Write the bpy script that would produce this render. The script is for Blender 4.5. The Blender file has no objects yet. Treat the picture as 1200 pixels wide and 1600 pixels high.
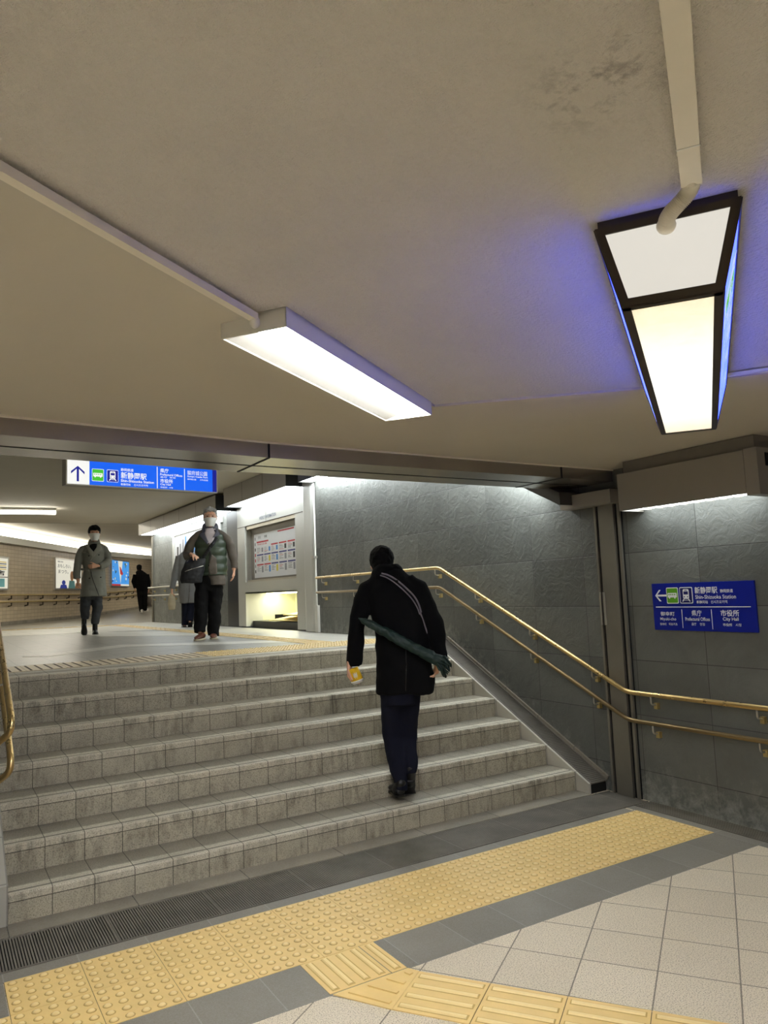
import bpy, bmesh, math, random
from mathutils import Vector as V, Matrix, noise
from mathutils.bvhtree import BVHTree
random.seed(4)
SC = bpy.context.scene
COL = SC.collection
PI = math.pi

# ------------------------------------------------------------------ camera
F_PX, YAW, PITCH, ROLL, H = 1165.74, 0.5464, 0.1056, -0.0395, 1.5732
fwd = V((math.sin(YAW)*math.cos(PITCH), math.cos(YAW)*math.cos(PITCH), math.sin(PITCH)))
rgt0 = V((math.cos(YAW), -math.sin(YAW), 0))
up0 = rgt0.cross(fwd)
rgt = rgt0*math.cos(ROLL) + up0*math.sin(ROLL)
upv = -rgt0*math.sin(ROLL) + up0*math.cos(ROLL)
EYE = V((0, 0, H))
cam = bpy.data.cameras.new('camera'); cam_o = bpy.data.objects.new('camera', cam); COL.objects.link(cam_o)
cam.sensor_fit = 'VERTICAL'; cam.sensor_height = 36; cam.lens = 36*F_PX/1600
cam.clip_start = .05; cam.clip_end = 200
m = Matrix((rgt, upv, -fwd)).transposed().to_4x4(); m.translation = EYE
cam_o.matrix_world = m
SC.camera = cam_o

# ------------------------------------------------------------------ world and exposure
w = bpy.data.worlds.new('world'); SC.world = w; w.use_nodes = True
w.node_tree.nodes['Background'].inputs[0].default_value = (.75, .8, .9, 1)
w.node_tree.nodes['Background'].inputs[1].default_value = .05
SC.view_settings.view_transform = 'Standard'; SC.view_settings.look = 'None'
SC.view_settings.gamma = 1; SC.view_settings.use_curve_mapping = False
SC.view_settings.exposure = 0.0
SC.cycles.max_bounces = 8; SC.cycles.diffuse_bounces = 5
# lamp brightnesses
E_TUBE = 62.0       # ceiling fluorescents
E_STRIP = 9.5       # light strips under the wall soffits
E_FAR = 22.0         # corridor fluorescents
E_COVE = 7.0
E_BOX = 1.25        # glass of the hanging light box
E_BLUE = 4.6        # its blue sign faces
E_SIGN = 1.15       # lit overhead sign

# ------------------------------------------------------------------ materials
def s2l(c):
    return tuple(((x/255)/12.92 if x/255 <= .04045 else ((x/255+.055)/1.055)**2.4) for x in c)+(1,)
class NT:
    def __init__(s, name):
        s.m = bpy.data.materials.new(name); s.m.use_nodes = True; s.t = s.m.node_tree; s.n = s.t.nodes; s.b = s.n['Principled BSDF']
    def new(s, typ, **kw):
        n = s.n.new(typ)
        for k, v in kw.items(): setattr(n, k, v)
        return n
    def put(s, sock, v):
        if isinstance(v, bpy.types.NodeSocket): s.t.links.new(v, sock)
        elif v is not None: sock.default_value = v
    def math(s, op, a, b=None, c=None, clamp=False):
        n = s.new('ShaderNodeMath', operation=op, use_clamp=clamp)
        s.put(n.inputs[0], a)
        if b is not None: s.put(n.inputs[1], b)
        if c is not None: s.put(n.inputs[2], c)
        return n.outputs[0]
    def pos(s):
        g = s.new('ShaderNodeNewGeometry'); x = s.new('ShaderNodeSeparateXYZ'); s.t.links.new(g.outputs['Position'], x.inputs[0])
        return g.outputs['Position'], x.outputs[0], x.outputs[1], x.outputs[2]
    def comb(s, x, y, z=0.0):
        n = s.new('ShaderNodeCombineXYZ')
        for i, v in enumerate((x, y, z)): s.put(n.inputs[i], v)
        return n.outputs[0]
    def noise(s, vec, scale, detail=3, rough=.55, dist=0):
        n = s.new('ShaderNodeTexNoise'); s.put(n.inputs['Vector'], vec); n.inputs['Scale'].default_value = scale
        n.inputs['Detail'].default_value = detail; n.inputs['Roughness'].default_value = rough; n.inputs['Distortion'].default_value = dist
        return n.outputs['Fac']
    def rng(s, v, a, b, c=0.0, d=1.0):
        n = s.new('ShaderNodeMapRange'); s.put(n.inputs[0], v)
        for i, q in enumerate((a, b, c, d)): n.inputs[i+1].default_value = q
        return n.outputs[0]
    def mix(s, f, a, b, blend='MIX'):
        n = s.new('ShaderNodeMix', data_type='RGBA', blend_type=blend)
        s.put(n.inputs[0], f); s.put(n.inputs[6], a); s.put(n.inputs[7], b)
        return n.outputs[2]
    def brick(s, vec, bw, bh, mortar, c1, c2, cm, smooth=.1):
        n = s.new('ShaderNodeTexBrick', offset=0.0, squash=1.0); s.put(n.inputs['Vector'], vec)
        s.put(n.inputs['Color1'], c1); s.put(n.inputs['Color2'], c2); s.put(n.inputs['Mortar'], cm)
        n.inputs['Scale'].default_value = 1; n.inputs['Mortar Size'].default_value = mortar; n.inputs['Mortar Smooth'].default_value = smooth
        n.inputs['Bias'].default_value = 0; n.inputs['Brick Width'].default_value = bw; n.inputs['Row Height'].default_value = bh
        return n.outputs['Color'], n.outputs['Fac']
    def bump(s, h, strength=.3, dist=.01, nrm=None):
        n = s.new('ShaderNodeBump'); n.inputs['Strength'].default_value = strength; n.inputs['Distance'].default_value = dist
        s.put(n.inputs['Height'], h)
        if nrm is not None: s.put(n.inputs['Normal'], nrm)
        return n.outputs[0]
    def fin(s, col=None, rough=None, metal=None, nrm=None, spec=None):
        s.put(s.b.inputs['Base Color'], col); s.put(s.b.inputs['Roughness'], rough); s.put(s.b.inputs['Metallic'], metal)
        if nrm is not None: s.put(s.b.inputs['Normal'], nrm)
        if spec is not None: s.b.inputs['Specular IOR Level'].default_value = spec
        return s.m

def mat(name, rgb, rough=.6, metal=0.0, var=.12, vs=12, bump=0.0, bs=80, spec=None, stretch=None):
    t = NT(name); P, x, y, z = t.pos(); v = P
    if stretch: 
        mp = t.new('ShaderNodeMapping'); t.put(mp.inputs['Vector'], P); mp.inputs['Scale'].default_value = stretch; v = mp.outputs[0]
    c = s2l(rgb); n = t.noise(v, vs, 4)
    lo = tuple(q*(1-var) for q in c[:3])+(1,); hi = tuple(min(1, q*(1+var)) for q in c[:3])+(1,)
    col = t.mix(n, lo, hi)
    nr = t.bump(t.noise(v, bs, 3), bump, .01) if bump else None
    return t.fin(col, rough, metal, nr, spec)
def glow(name, rgb, e, rough=.4):
    t = NT(name); c = s2l(rgb)
    t.b.inputs['Base Color'].default_value = tuple(q*(.5 if e > 3 else .15) for q in c[:3])+(1,); t.b.inputs['Roughness'].default_value = rough
    t.b.inputs['Emission Color'].default_value = c; t.b.inputs['Emission Strength'].default_value = e
    P, x, y, z = t.pos(); t.put(t.b.inputs['Emission Strength'], t.rng(t.noise(P, 3), 0, 1, e*.97, e*1.03))
    return t.m

def m_stucco():
    t = NT('ceiling_stucco'); P, x, y, z = t.pos()
    n1 = t.noise(P, 75, 4, .65); n2 = t.noise(P, 1.6, 4)
    # dirt patch on the ceiling near the conduit
    d = t.new('ShaderNodeVectorMath', operation='DISTANCE'); t.put(d.inputs[0], P); d.inputs[1].default_value = (.98, .83, 2.44)
    patch = t.math('MULTIPLY', t.rng(d.outputs['Value'], .02, .17, 1, 0), t.rng(t.noise(P, 24, 5, .7), .5, .66))
    col = t.mix(n2, s2l((216, 210, 198)), s2l((230, 225, 213)))
    col = t.mix(t.math('MULTIPLY', patch, .5), col, s2l((82, 74, 62)))
    return t.fin(col, .85, 0, t.bump(n1, .9, .02))
def m_smooth():
    t = NT('ceiling_paint'); P, x, y, z = t.pos()
    col = t.mix(t.noise(P, 1.3, 5), s2l((186, 179, 164)), s2l((202, 195, 180)))
    return t.fin(col, .7, 0, t.bump(t.noise(P, 30, 3), .08, .01))
def m_slate(name, oy, dirt=1.0, w_=.589, h_=.393, oz=1.3899, base=(91, 93, 89), base2=(113, 115, 110)):
    t = NT(name); P, x, y, z = t.pos()
    vec = t.comb(t.math('ADD', y, -oy+40*w_), t.math('ADD', z, -oz+40*h_))
    c, f = t.brick(vec, w_, h_, .0028, s2l(base), s2l(base2), s2l((44, 43, 40)), .2)
    n1 = t.noise(P, 2.2, 6, .6, .8); n2 = t.noise(P, 9, 6, .65, 1.2)
    c = t.mix(t.rng(n1, .3, .7), c, t.mix(.5, c, s2l((72, 73, 70))), 'MIX')
    zr = t.math('SUBTRACT', z, t.math('MULTIPLY', t.math('MAXIMUM', t.math('MINIMUM', t.math('SUBTRACT', y, 4.3), 1.83), 0.0), .55))
    low = t.rng(zr, .0, .42, 1, 0)
    eff = t.math('MULTIPLY', t.rng(t.math('ADD', t.noise(P, 11, 7, .75, .3), t.math('MULTIPLY', low, .32)), .66, .9), low)
    c = t.mix(t.math('MULTIPLY', eff, .5*dirt), c, s2l((190, 190, 180)))
    rough = t.rng(n2, .3, .7, .34, .62)
    hgt = t.math('ADD', t.math('MULTIPLY', n2, .7), t.math('MULTIPLY', f, -.6))
    return t.fin(c, rough, 0, t.bump(hgt, .5, .02))
def m_cream():
    t = NT('cream_granite_tile'); P, x, y, z = t.pos()
    ang = math.radians(35.1); ca, sa = math.cos(ang), math.sin(ang); ox, oy = 2.201, 2.699
    u = t.math('ADD', t.math('MULTIPLY', t.math('SUBTRACT', x, ox), ca), t.math('MULTIPLY', t.math('SUBTRACT', y, oy), sa))
    v = t.math('ADD', t.math('MULTIPLY', t.math('SUBTRACT', x, ox), -sa), t.math('MULTIPLY', t.math('SUBTRACT', y, oy), ca))
    vec = t.comb(t.math('ADD', u, 40*.304), t.math('ADD', v, 40*.304))
    c, f = t.brick(vec, .304, .304, .0032, s2l((236, 222, 198)), s2l((224, 210, 186)), s2l((128, 118, 102)), .15)
    sp = t.noise(P, 190, 2, .6)
    c = t.mix(t.rng(sp, .34, .5, .75, 0), c, s2l((120, 104, 82)))
    c = t.mix(t.rng(sp, .56, .68, 0, .5), c, s2l((228, 222, 208)))
    c = t.mix(t.rng(t.noise(P, 1.7, 4), .35, .75, 0, .15), c, s2l((140, 128, 108)))
    return t.fin(c, .5, 0, t.bump(f, -.3, .004))
def m_grey(name, c1, c2, bw, bh, ox, oy, mort=(150, 146, 138), ms=.0028, sp=200, rough=.5, wear=.3):
    t = NT(name); P, x, y, z = t.pos()
    vec = t.comb(t.math('ADD', x, -ox+60*bw), t.math('ADD', y, -oy+60*bh))
    c, f = t.brick(vec, bw, bh, ms, s2l(c1), s2l(c2), s2l(mort), .15)
    n = t.noise(P, sp, 2)
    c = t.mix(t.rng(n, .35, .65, 0, .35), c, t.mix(.5, c, (.5, .5, .5, 1)))
    c = t.mix(t.rng(t.noise(P, 2, 5), .4, .8, 0, wear), c, s2l((60, 57, 52)))
    return t.fin(c, rough, 0, t.bump(f, -.3, .004))
def m_stair(kind):
    t = NT('stair_'+kind); P, x, y, z = t.pos()
    jit = t.math('FRACT', t.math('DIVIDE', t.math('ADD', x, -.354+20.39), .2039))
    jm = t.math('MINIMUM', jit, t.math('SUBTRACT', 1.0, jit))
    joint = t.rng(jm, .006, .014, 1, 0)
    sp = t.noise(P, 160, 3, .6)
    if kind == 'riser':
        zm = t.math('MULTIPLY', t.math('FRACT', t.math('DIVIDE', t.math('ADD', z, .0005), .15088)), .1509)
        hj = t.rng(t.math('ABSOLUTE', t.math('SUBTRACT', zm, .112)), .0012, .003, 1, 0)
        nose = t.rng(zm, .113, .116)
        base = t.mix(nose, s2l((184, 176, 156)), s2l((204, 197, 178)))
        mp = t.new('ShaderNodeMapping'); t.put(mp.inputs['Vector'], P); mp.inputs['Scale'].default_value = (22, 3, 5)
        st = t.rng(t.noise(mp.outputs[0], 1, 6, .7), .40, .62)
        blot = t.rng(t.noise(P, 5, 5, .65), .38, .7)
        c = t.mix(t.math('MULTIPLY', t.math('MULTIPLY', st, blot), .75), base, s2l((78, 70, 58)))
    else:
        ym = t.math('MULTIPLY', t.math('FRACT', t.math('DIVIDE', t.math('ADD', y, -4.3056+3.046), .3046)), .3046)
        groove = t.rng(t.math('ABSOLUTE', t.math('SUBTRACT', ym, .042)), .009, .012, 1, 0)
        hj = t.math('MAXIMUM', t.rng(t.math('ABSOLUTE', t.math('SUBTRACT', ym, .075)), .001, .002, .6, 0), 0.0)
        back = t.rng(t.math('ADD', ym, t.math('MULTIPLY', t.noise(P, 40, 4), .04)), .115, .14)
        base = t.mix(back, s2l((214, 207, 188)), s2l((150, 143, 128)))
        c = t.mix(t.math('MULTIPLY', groove, .8), base, s2l((92, 88, 78)))
        c = t.mix(t.rng(t.noise(P, 3, 5), .4, .75, 0, .4), c, s2l((96, 90, 78)))
    c = t.mix(t.rng(sp, .36, .52, .8, 0), c, t.mix(.6, c, (.02, .018, .014, 1)))
    c = t.mix(t.math('MULTIPLY', t.math('MAXIMUM', joint, hj), .85), c, s2l((48, 44, 38)))
    return t.fin(c, .62, 0, t.bump(t.math('MULTIPLY', t.math('MAXIMUM', joint, hj), -1.0), .4, .004))
def m_tan_tile():
    t = NT('tan_wall_tile'); P, x, y, z = t.pos()
    u = t.math('ADD', t.math('MULTIPLY', x, .4771), t.math('MULTIPLY', y, .8788))
    vec = t.comb(t.math('ADD', u, 40.0), t.math('ADD', z, 10.0))
    c, f = t.brick(vec, .227, .105, .006, s2l((206, 190, 162)), s2l((192, 176, 148)), s2l((150, 134, 110)), .2)
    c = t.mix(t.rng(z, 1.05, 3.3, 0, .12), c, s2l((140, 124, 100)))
    return t.fin(c, .35)
def m_steel(name='stainless_steel', col=(176, 170, 160), rough=.22, stretch=(2, 30, 30), metal=.75):
    t = NT(name); P, x, y, z = t.pos()
    mp = t.new('ShaderNodeMapping'); t.put(mp.inputs['Vector'], P); mp.inputs['Scale'].default_value = stretch
    n = t.noise(mp.outputs[0], 1, 4)
    c = t.mix(t.noise(P, 3, 4), s2l(tuple(q*.82 for q in col)), s2l(col))
    return t.fin(c, t.rng(n, .2, .8, rough*.9, rough*1.15), metal)

MT = {}
MT['stucco'] = m_stucco(); MT['smooth'] = m_smooth()
MT['slate'] = m_slate('slate_wall_tile', 4.283); MT['slate_front'] = m_slate('slate_front_tile', 3.234-.589)
MT['slate_far'] = m_slate('slate_far_tile', 12.95, .8, .6, .45, 1.056, (116, 118, 114), (136, 138, 133))
MT['cream'] = m_cream()
MT['dark_tile'] = m_grey('dark_grey_floor_tile', (124, 118, 106), (136, 130, 118), .3, .292, .2935, 2.81)
MT['paving'] = m_grey('landing_paving', (140, 136, 124), (126, 122, 111), .3, .1, .35, 6.1, (92, 88, 80), .005, 60, .38, .2)
MT['pale_paving'] = m_grey('pale_paving', (198, 194, 182), (188, 184, 172), .3, .3, .35, 6.1, (150, 146, 136), .004, 60, .4, .15)
MT['curb'] = m_grey('concrete_curb', (138, 130, 114), (150, 142, 126), .6, .4, .35, 4.1, (80, 74, 64), .003, 90, .7, .6)
MT['riser'] = m_stair('riser'); MT['tread'] = m_stair('tread')
MT['tan'] = m_tan_tile()
MT['steel'] = m_steel(); MT['steel_v'] = m_steel('brushed_steel_column', (150, 145, 134), .38, (40, 40, 2), .6)
MT['yellow'] = mat('yellow_tactile', (238, 205, 134), .5, var=.14, vs=7, bump=.1, bs=120)
MT['ochre'] = mat('painted_relief_shade', (206, 170, 100), .7)  # darker yellow that paints the shade around ribs and domes
MT['dot'] = mat('yellow_tactile_dot', (248, 222, 160), .45, var=.06)  # lighter yellow paints the highlights on domes and rib tops
MT['yellow_old'] = mat('worn_yellow_tactile', (214, 190, 138), .5, var=.15, vs=3)
MT['sand'] = mat('worn_tactile', (196, 182, 152), .5, var=.12, vs=3)
MT['groove'] = mat('dark_joint', (70, 58, 44), .8)
MT['iron'] = mat('drain_iron', (116, 111, 102), .6, .2, var=.5, vs=5); MT['gutter_iron'] = mat('dusty_gutter_iron', (112, 107, 99), .7, .1, var=.35, vs=5)
MT['black'] = mat('black_void', (8, 8, 8), .9)
MT['brass'] = m_steel('brass_rail', (222, 190, 128), .28, (20, 20, 20), .8); MT['brass_low'] = m_steel('worn_brass_rail', (160, 138, 100), .32, (20, 20, 20), .8)
MT['bronze'] = mat('bracket_brass', (190, 168, 112), .4, .7)
MT['chrome'] = mat('bracket_steel', (200, 196, 186), .3, .8)
MT['panel'] = mat('grey_metal_panel', (150, 145, 137), .45, .15, var=.05, vs=2)
MT['dark_panel'] = mat('dark_grey_metal', (74, 73, 70), .45, .3, var=.08)
MT['trim_grey'] = mat('mid_grey_trim', (112, 107, 100), .5)
MT['charcoal'] = mat('charcoal_column', (44, 45, 46), .4, .1)
MT['white_panel'] = mat('white_enamel_panel', (206, 206, 200), .3, var=.03, vs=2)
MT['white'] = mat('white_painted_metal', (226, 224, 216), .35, var=.03)
MT['conduit'] = mat('cream_conduit', (228, 221, 204), .45, var=.06)
MT['brown_frame'] = mat('dark_bronze_frame', (62, 54, 44), .45, .3, var=.2, vs=20)
MT['tube'] = glow('fluorescent_diffuser', (250, 252, 250), E_TUBE)
MT['strip'] = glow('soffit_light', (242, 250, 252), E_STRIP); MT['strip_hi'] = glow('stair_soffit_light', (242, 250, 252), E_STRIP*3.3)
MT['fartube'] = glow('corridor_tube', (255, 250, 234), E_FAR)
MT['cove'] = glow('cove_light', (255, 250, 232), E_COVE)
MT['farroom'] = glow('added_far_tube', (255, 248, 232), 60)  # for the extra tubes added out of sight in the far passage
MT['niche_light'] = glow('niche_light', (252, 250, 215), 14)
MT['blue_paint'] = mat('sign_blue', (0, 24, 140), .35, var=.05)
MT['sign_white'] = mat('sign_white', (232, 234, 238), .4, var=.02)
MT['sign_green'] = mat('sign_green', (92, 160, 32), .4, var=.05)
MT['navy'] = mat('sign_navy', (10, 16, 96), .4)
MT['lit_blue'] = glow('lit_blue', (14, 92, 226), E_SIGN)
MT['lit_white'] = glow('lit_white', (236, 236, 232), E_SIGN*.95)
MT['lit_green'] = glow('lit_green', (66, 178, 46), E_SIGN)
MT['lit_navy'] = glow('lit_navy', (20, 26, 130), E_SIGN)
MT['box_blue'] = glow('box_blue', (64, 84, 255), E_BLUE)
MT['box_white'] = glow('box_white', (200, 215, 255), E_BLUE*.2)
MT['box_green'] = glow('box_green', (120, 220, 70), E_BLUE*.15)
MT['box_end'] = glow('box_end_glass', (236, 231, 220), .86)
def m_boxglass():
    t = NT('box_bottom_glass'); P, x, y, z = t.pos()
    s = t.math('ADD', t.math('MULTIPLY', t.math('SUBTRACT', x, 1.48), .807), t.math('MULTIPLY', t.math('SUBTRACT', y, 1.07), .59))
    d = t.rng(t.math('ABSOLUTE', t.math('SUBTRACT', s, .85)), .25, .9, 0, 1)
    k = t.rng(t.math('ADD', d, t.math('MULTIPLY', t.noise(P, 14, 5, .6, 1.5), .5)), .2, 1.3, 0, 1)
    c = t.mix(k, s2l((255, 254, 246)), s2l((214, 198, 160)))
    t.put(t.b.inputs['Emission Color'], c); t.b.inputs['Emission Strength'].default_value = E_BOX
    t.b.inputs['Base Color'].default_value = (.6, .6, .55, 1); return t.m
MT['box_glass'] = m_boxglass()

# ------------------------------------------------------------------ mesh helpers
class MB:
    def __init__(s): s.v = []; s.f = []; s.mi = []; s.sm = []; s.mats = []
    def mid(s, m):
        m = MT[m] if isinstance(m, str) else m
        if m not in s.mats: s.mats.append(m)
        return s.mats.index(m)
    def add(s, vs, fs, m, smooth=False):
        o = len(s.v); k = s.mid(m); s.v += [tuple(q) for q in vs]
        for f in fs: s.f.append([i+o for i in f]); s.mi.append(k); s.sm.append(smooth)
        return s
    def hexa(s, p, m):      # 8 points: bottom ring 0-3, top ring 4-7
        return s.add(p, [(0, 3, 2, 1), (4, 5, 6, 7), (0, 1, 5, 4), (1, 2, 6, 5), (2, 3, 7, 6), (3, 0, 4, 7)], m)
    def box(s, a, b, m):
        x0, y0, z0 = a; x1, y1, z1 = b
        return s.hexa([(x0, y0, z0), (x1, y0, z0), (x1, y1, z0), (x0, y1, z0), (x0, y0, z1), (x1, y0, z1), (x1, y1, z1), (x0, y1, z1)], m)
    def obox(s, o, u, v, n, lu, lv, ln, m):      # oriented box from the corner o
        o, u, v, n = V(o), V(u)*lu, V(v)*lv, V(n)*ln
        return s.hexa([o, o+u, o+u+v, o+v, o+n, o+u+n, o+u+v+n, o+v+n], m)
    def prism(s, poly, z0, z1, m, top=None):
        n = len(poly); vs = [(x, y, z0) for x, y in poly]+[(x, y, z1) for x, y in poly]
        s.add(vs, [tuple(range(n))[::-1]]+[(i, (i+1) % n, (i+1) % n+n, i+n) for i in range(n)], m)
        return s.add(vs[n:], [tuple(range(n))], top or m)
    def gprism(s, pts, off, m):                  # any planar polygon pushed along off
        n = len(pts); off = V(off); vs = [V(p) for p in pts]+[V(p)+off for p in pts]
        return s.add(vs, [tuple(range(n))[::-1], tuple(range(n, 2*n))]+[(i, (i+1) % n, (i+1) % n+n, i+n) for i in range(n)], m)
    def bar(s, p, q, w, h, m, up=(0, 0, 1)):
        p, q = V(p), V(q); t = (q-p).normalized(); a = t.cross(V(up)).normalized(); b = a.cross(t).normalized()
        c = [(-a*w-b*h)/2, (a*w-b*h)/2, (a*w+b*h)/2, (-a*w+b*h)/2]
        return s.hexa([p+k for k in c]+[q+k for k in c], m)
    def loft(s, rings, m, n=16, cap=True, smooth=True, ends=True):  # ring = (centre, vec a, vec b)
        vs = []; fs = []
        for c, a, b in rings:
            for k in range(n):
                t = 2*PI*k/n; vs.append(V(c)+V(a)*math.cos(t)+V(b)*math.sin(t))
        for i in range(len(rings)-1):
            for k in range(n): fs.append((i*n+k, i*n+(k+1) % n, (i+1)*n+(k+1) % n, (i+1)*n+k))
        if cap: fs += [tuple(range(n))[::-1], tuple((len(rings)-1)*n+k for k in range(n))]
        return s.add(vs, fs, m, smooth)
    def tube(s, pts, rad, m, n=10, ref=None, flat=1.0, ends=True):
        pts = [V(p) for p in pts]; N = len(pts)
        rad = [rad]*N if not isinstance(rad, (list, tuple)) else list(rad)
        ts = []
        for i in range(N):
            t = (pts[min(i+1, N-1)]-pts[max(i-1, 0)]); ts.append(t.normalized())
        a = V(ref) if ref else (V((0, 0, 1)) if abs(ts[0].z) < .9 else V((1, 0, 0)))
        rings = []
        for i in range(N):
            a = (a-ts[i]*a.dot(ts[i])).normalized(); b = ts[i].cross(a)
            rings.append((pts[i], a*rad[i], b*rad[i]*flat))
        if ends:
            def capr(i, sg):
                c, A, B = rings[i]; out = []
                for f, d in ((.8, .55), (.4, .9)):
                    out.append((c+ts[i]*sg*d*rad[i], A*f, B*f))
                return out
            c0 = capr(0, -1); c1 = capr(-1, 1)
            rings = c0[::-1]+rings+c1
        return s.loft(rings, m, n)
    def ell(s, c, rx, ry, rz, m, ax=None, n=14):
        c = V(c); X, Y, Z = ax or (V((1, 0, 0)), V((0, 1, 0)), V((0, 0, 1)))
        rings = []
        for k in range(1, 10):
            t = PI*k/10; r = math.sin(t); rings.append((c-Z*rz*math.cos(t), X*rx*r, Y*ry*r))
        return s.loft(rings, m, n)
    def build(s, name, parent=None, label=None, cat=None, group=None, kind=None, loc=None):
        me = bpy.data.meshes.new(name); me.from_pydata(s.v, [], s.f)
        for mm in s.mats: me.materials.append(mm)
        me.polygons.foreach_set('material_index', s.mi); me.polygons.foreach_set('use_smooth', s.sm); me.update()
        bm = bmesh.new(); bm.from_mesh(me); bmesh.ops.recalc_face_normals(bm, faces=bm.faces); bm.to_mesh(me); bm.free()
        o = bpy.data.objects.new(name, me); COL.objects.link(o)
        return tag(o, parent, label, cat, group, kind, loc)
def tag(o, parent=None, label=None, cat=None, group=None, kind=None, loc=None):
    if parent: o.parent = parent; o.matrix_parent_inverse = Matrix.Translation(-V(parent.location))
    if label: o['label'] = label
    if cat: o['category'] = cat
    if group: o['group'] = group
    if kind: o['kind'] = kind
    return o
def thing(name, label, cat, loc=(0, 0, 0), group=None, kind=None):
    o = bpy.data.objects.new(name, None); COL.objects.link(o); o.location = loc; o.empty_display_size = .1
    return tag(o, None, label, cat, group, kind)
def fix_grandchildren():
    pass
def remesh(o, vox, smooth=2, wrinkle=0.0, wf=8.0, fn=None):
    mm = list(o.data.materials)
    mo = o.modifiers.new('r', 'REMESH'); mo.mode = 'VOXEL'; mo.voxel_size = vox
    if smooth: sm = o.modifiers.new('s', 'SMOOTH'); sm.iterations = smooth; sm.factor = .5
    dg = bpy.context.evaluated_depsgraph_get(); dg.update()
    me = bpy.data.meshes.new_from_object(o.evaluated_get(dg)); o.modifiers.clear(); old = o.data; o.data = me
    me.materials.clear()
    for q in mm: me.materials.append(q)
    nn = [v.normal.copy() for v in me.vertices]
    if wrinkle or fn:
        for v, n in zip(me.vertices, nn):
            d = 0
            if wrinkle: d += wrinkle*(noise.noise(V((v.co.x*wf, v.co.y*wf, v.co.z*wf*.8)))+.5*noise.noise(v.co*wf*2.3))
            if fn: d += fn(v.co, n)
            v.co += n*d
    for p in me.polygons: p.use_smooth = True; p.material_index = 0
    me.update(); return o

def px_dir(x, y): return fwd+rgt*((x-600)/F_PX)-upv*((y-800)/F_PX)
def on_axis(x, y, ax, val):
    d = px_dir(x, y); return EYE+d*((val-EYE[ax])/d[ax])

# ================================================================== STRUCTURE
ZC, XW, YS, RH, TR = 2.44, 4.447, 4.3056, .15088, .3046
ZL = RH*7; YL = YS+TR*6; XS0, XS1 = .354, 4.228
B_ = V((.8087, .5882, 0)); A_ = V((.5882, -.8087, 0))      # the passage's diagonal grid

MB().box((-5, -6, -.1), (XW+.2, 4.4, 0), 'cream').build('floor', kind='structure', label='cream speckled granite tiles laid diagonally at the foot of the stairs')
# ceiling: stucco everywhere, painted smooth zone past the lamp
cb = MB(); cb.box((-5, -6, ZC), (XW+.3, 3.75, ZC+.1), 'stucco'); cb.build('ceiling', kind='structure')
def cz(x, y, z=ZC): p = on_axis(x, y, 2, z); return (p.x, p.y)
sm = [cz(-300, 50), cz(0, 262), cz(400, 494), cz(560, 560), cz(679, 632), cz(1005, 604), cz(1200, 579), cz(1330, 560)]
e = on_axis(1330, 560, 2, ZC)
sm_poly = sm+[(XW+.1, e.y), (XW+.1, 4.0), (-.9, 3.8)]
MB().prism(sm_poly[::-1], ZC-.012, ZC-.0005, 'smooth').build('ceiling', kind='structure', label='smooth painted part of the low ceiling')
# trim along the edge of the smooth part
tb = MB(); p0, p1 = on_axis(1005, 604, 2, ZC-.014), on_axis(1330, 560, 2, ZC-.014)
tb.bar(p0, p1, .022, .012, 'white'); tb.build('trim_1', kind='structure')

# walls
MB().box((XW, -6, 0), (XW+.2, 3.86, ZC), 'slate_front').build('wall_right', kind='structure')
MB().box((XW, 3.86, 0), (XW+.2, 9.13, 3.5), 'slate').build('wall_right', kind='structure', label='grey slate tiled wall beside the stairs')
MB().box((-5, 4.15, 0), (.27, 4.4, ZC+.02), 'slate_front').build('wall_left', kind='structure')
MB().box((.10, 4.15, 0), (.27, 9.0, 3.5), 'slate').build('wall_left', kind='structure')
MB().box((-5.2, -6, 0), (-5, 4.4, ZC), 'slate_front').build('wall_left', kind='structure')
MB().box((-5.2, -6.2, 0), (XW+.2, -6, ZC), 'slate_front').build('wall_back', kind='structure')

# slabs flush on the lower floor
fb = MB(); fb.box((.27, 2.81, 0), (4.17, 3.102, .002), 'dark_tile')
fb.box((.27, 3.70, 0), (4.17, 3.79, .002), 'dark_tile'); fb.box((4.195, 2.5, 0), (4.27, 3.79, .002), 'dark_tile')
fb.box((-.02, 3.102, 0), (.29, 3.40, .002), 'dark_tile'); fb.box((-.02, 3.40, 0), (.29, 3.70, .002), 'dark_tile')
fb.box((4.172, 2.81, 0), (4.193, 3.69, .002), 'dark_tile')
fb.build('floor', kind='structure', label='dark grey floor tile border around the yellow paving')
MB().box((.27, 4.15, 0), (4.23, YS+.01, .012), 'curb').build('trim_2', kind='structure', label='worn concrete curb strip at the foot of the bottom step')

# ---- stairs
st = thing('staircase', 'seven grey tiled steps rising to the upper corridor', 'stairs', (2.3, YS, 0), kind='structure')
for k in range(7):
    y0 = YS+TR*k; y1 = y0+TR if k < 6 else y0+.42; z0 = 0 if k == 0 else RH*k; z1 = RH*(k+1)
    b = MB(); r = .008
    prof = [(y0, z0), (y0, z1-r), (y0+.0025, z1-.0025), (y0+r, z1), (y1, z1), (y1, z0)]
    if k: prof = [(y0, z0-.001)]+prof[1:5]+[(y1, z0-.001)]
    n = len(prof); vs = [(XS0, y, z) for y, z in prof]+[(XS1, y, z) for y, z in prof]
    b.add(vs, [(0, 1, n+1, n)], 'riser'); b.add(vs, [(1, 2, n+2, n+1), (2, 3, n+3, n+2)], 'riser', True)
    b.add(vs, [(3, 4, n+4, n+3)], 'tread')
    b.add(vs, [tuple(range(n)), tuple(range(n, 2*n))[::-1], (4, 5, n+5, n+4), (5, 0, n, n+5)], 'riser')
    b.build('step', st)
    if k: MB().box((XS0, y0+.02, 0), (XS1, y1, z0-.002), 'curb').build('core', st)
sb = MB()   # left stringer
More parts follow.
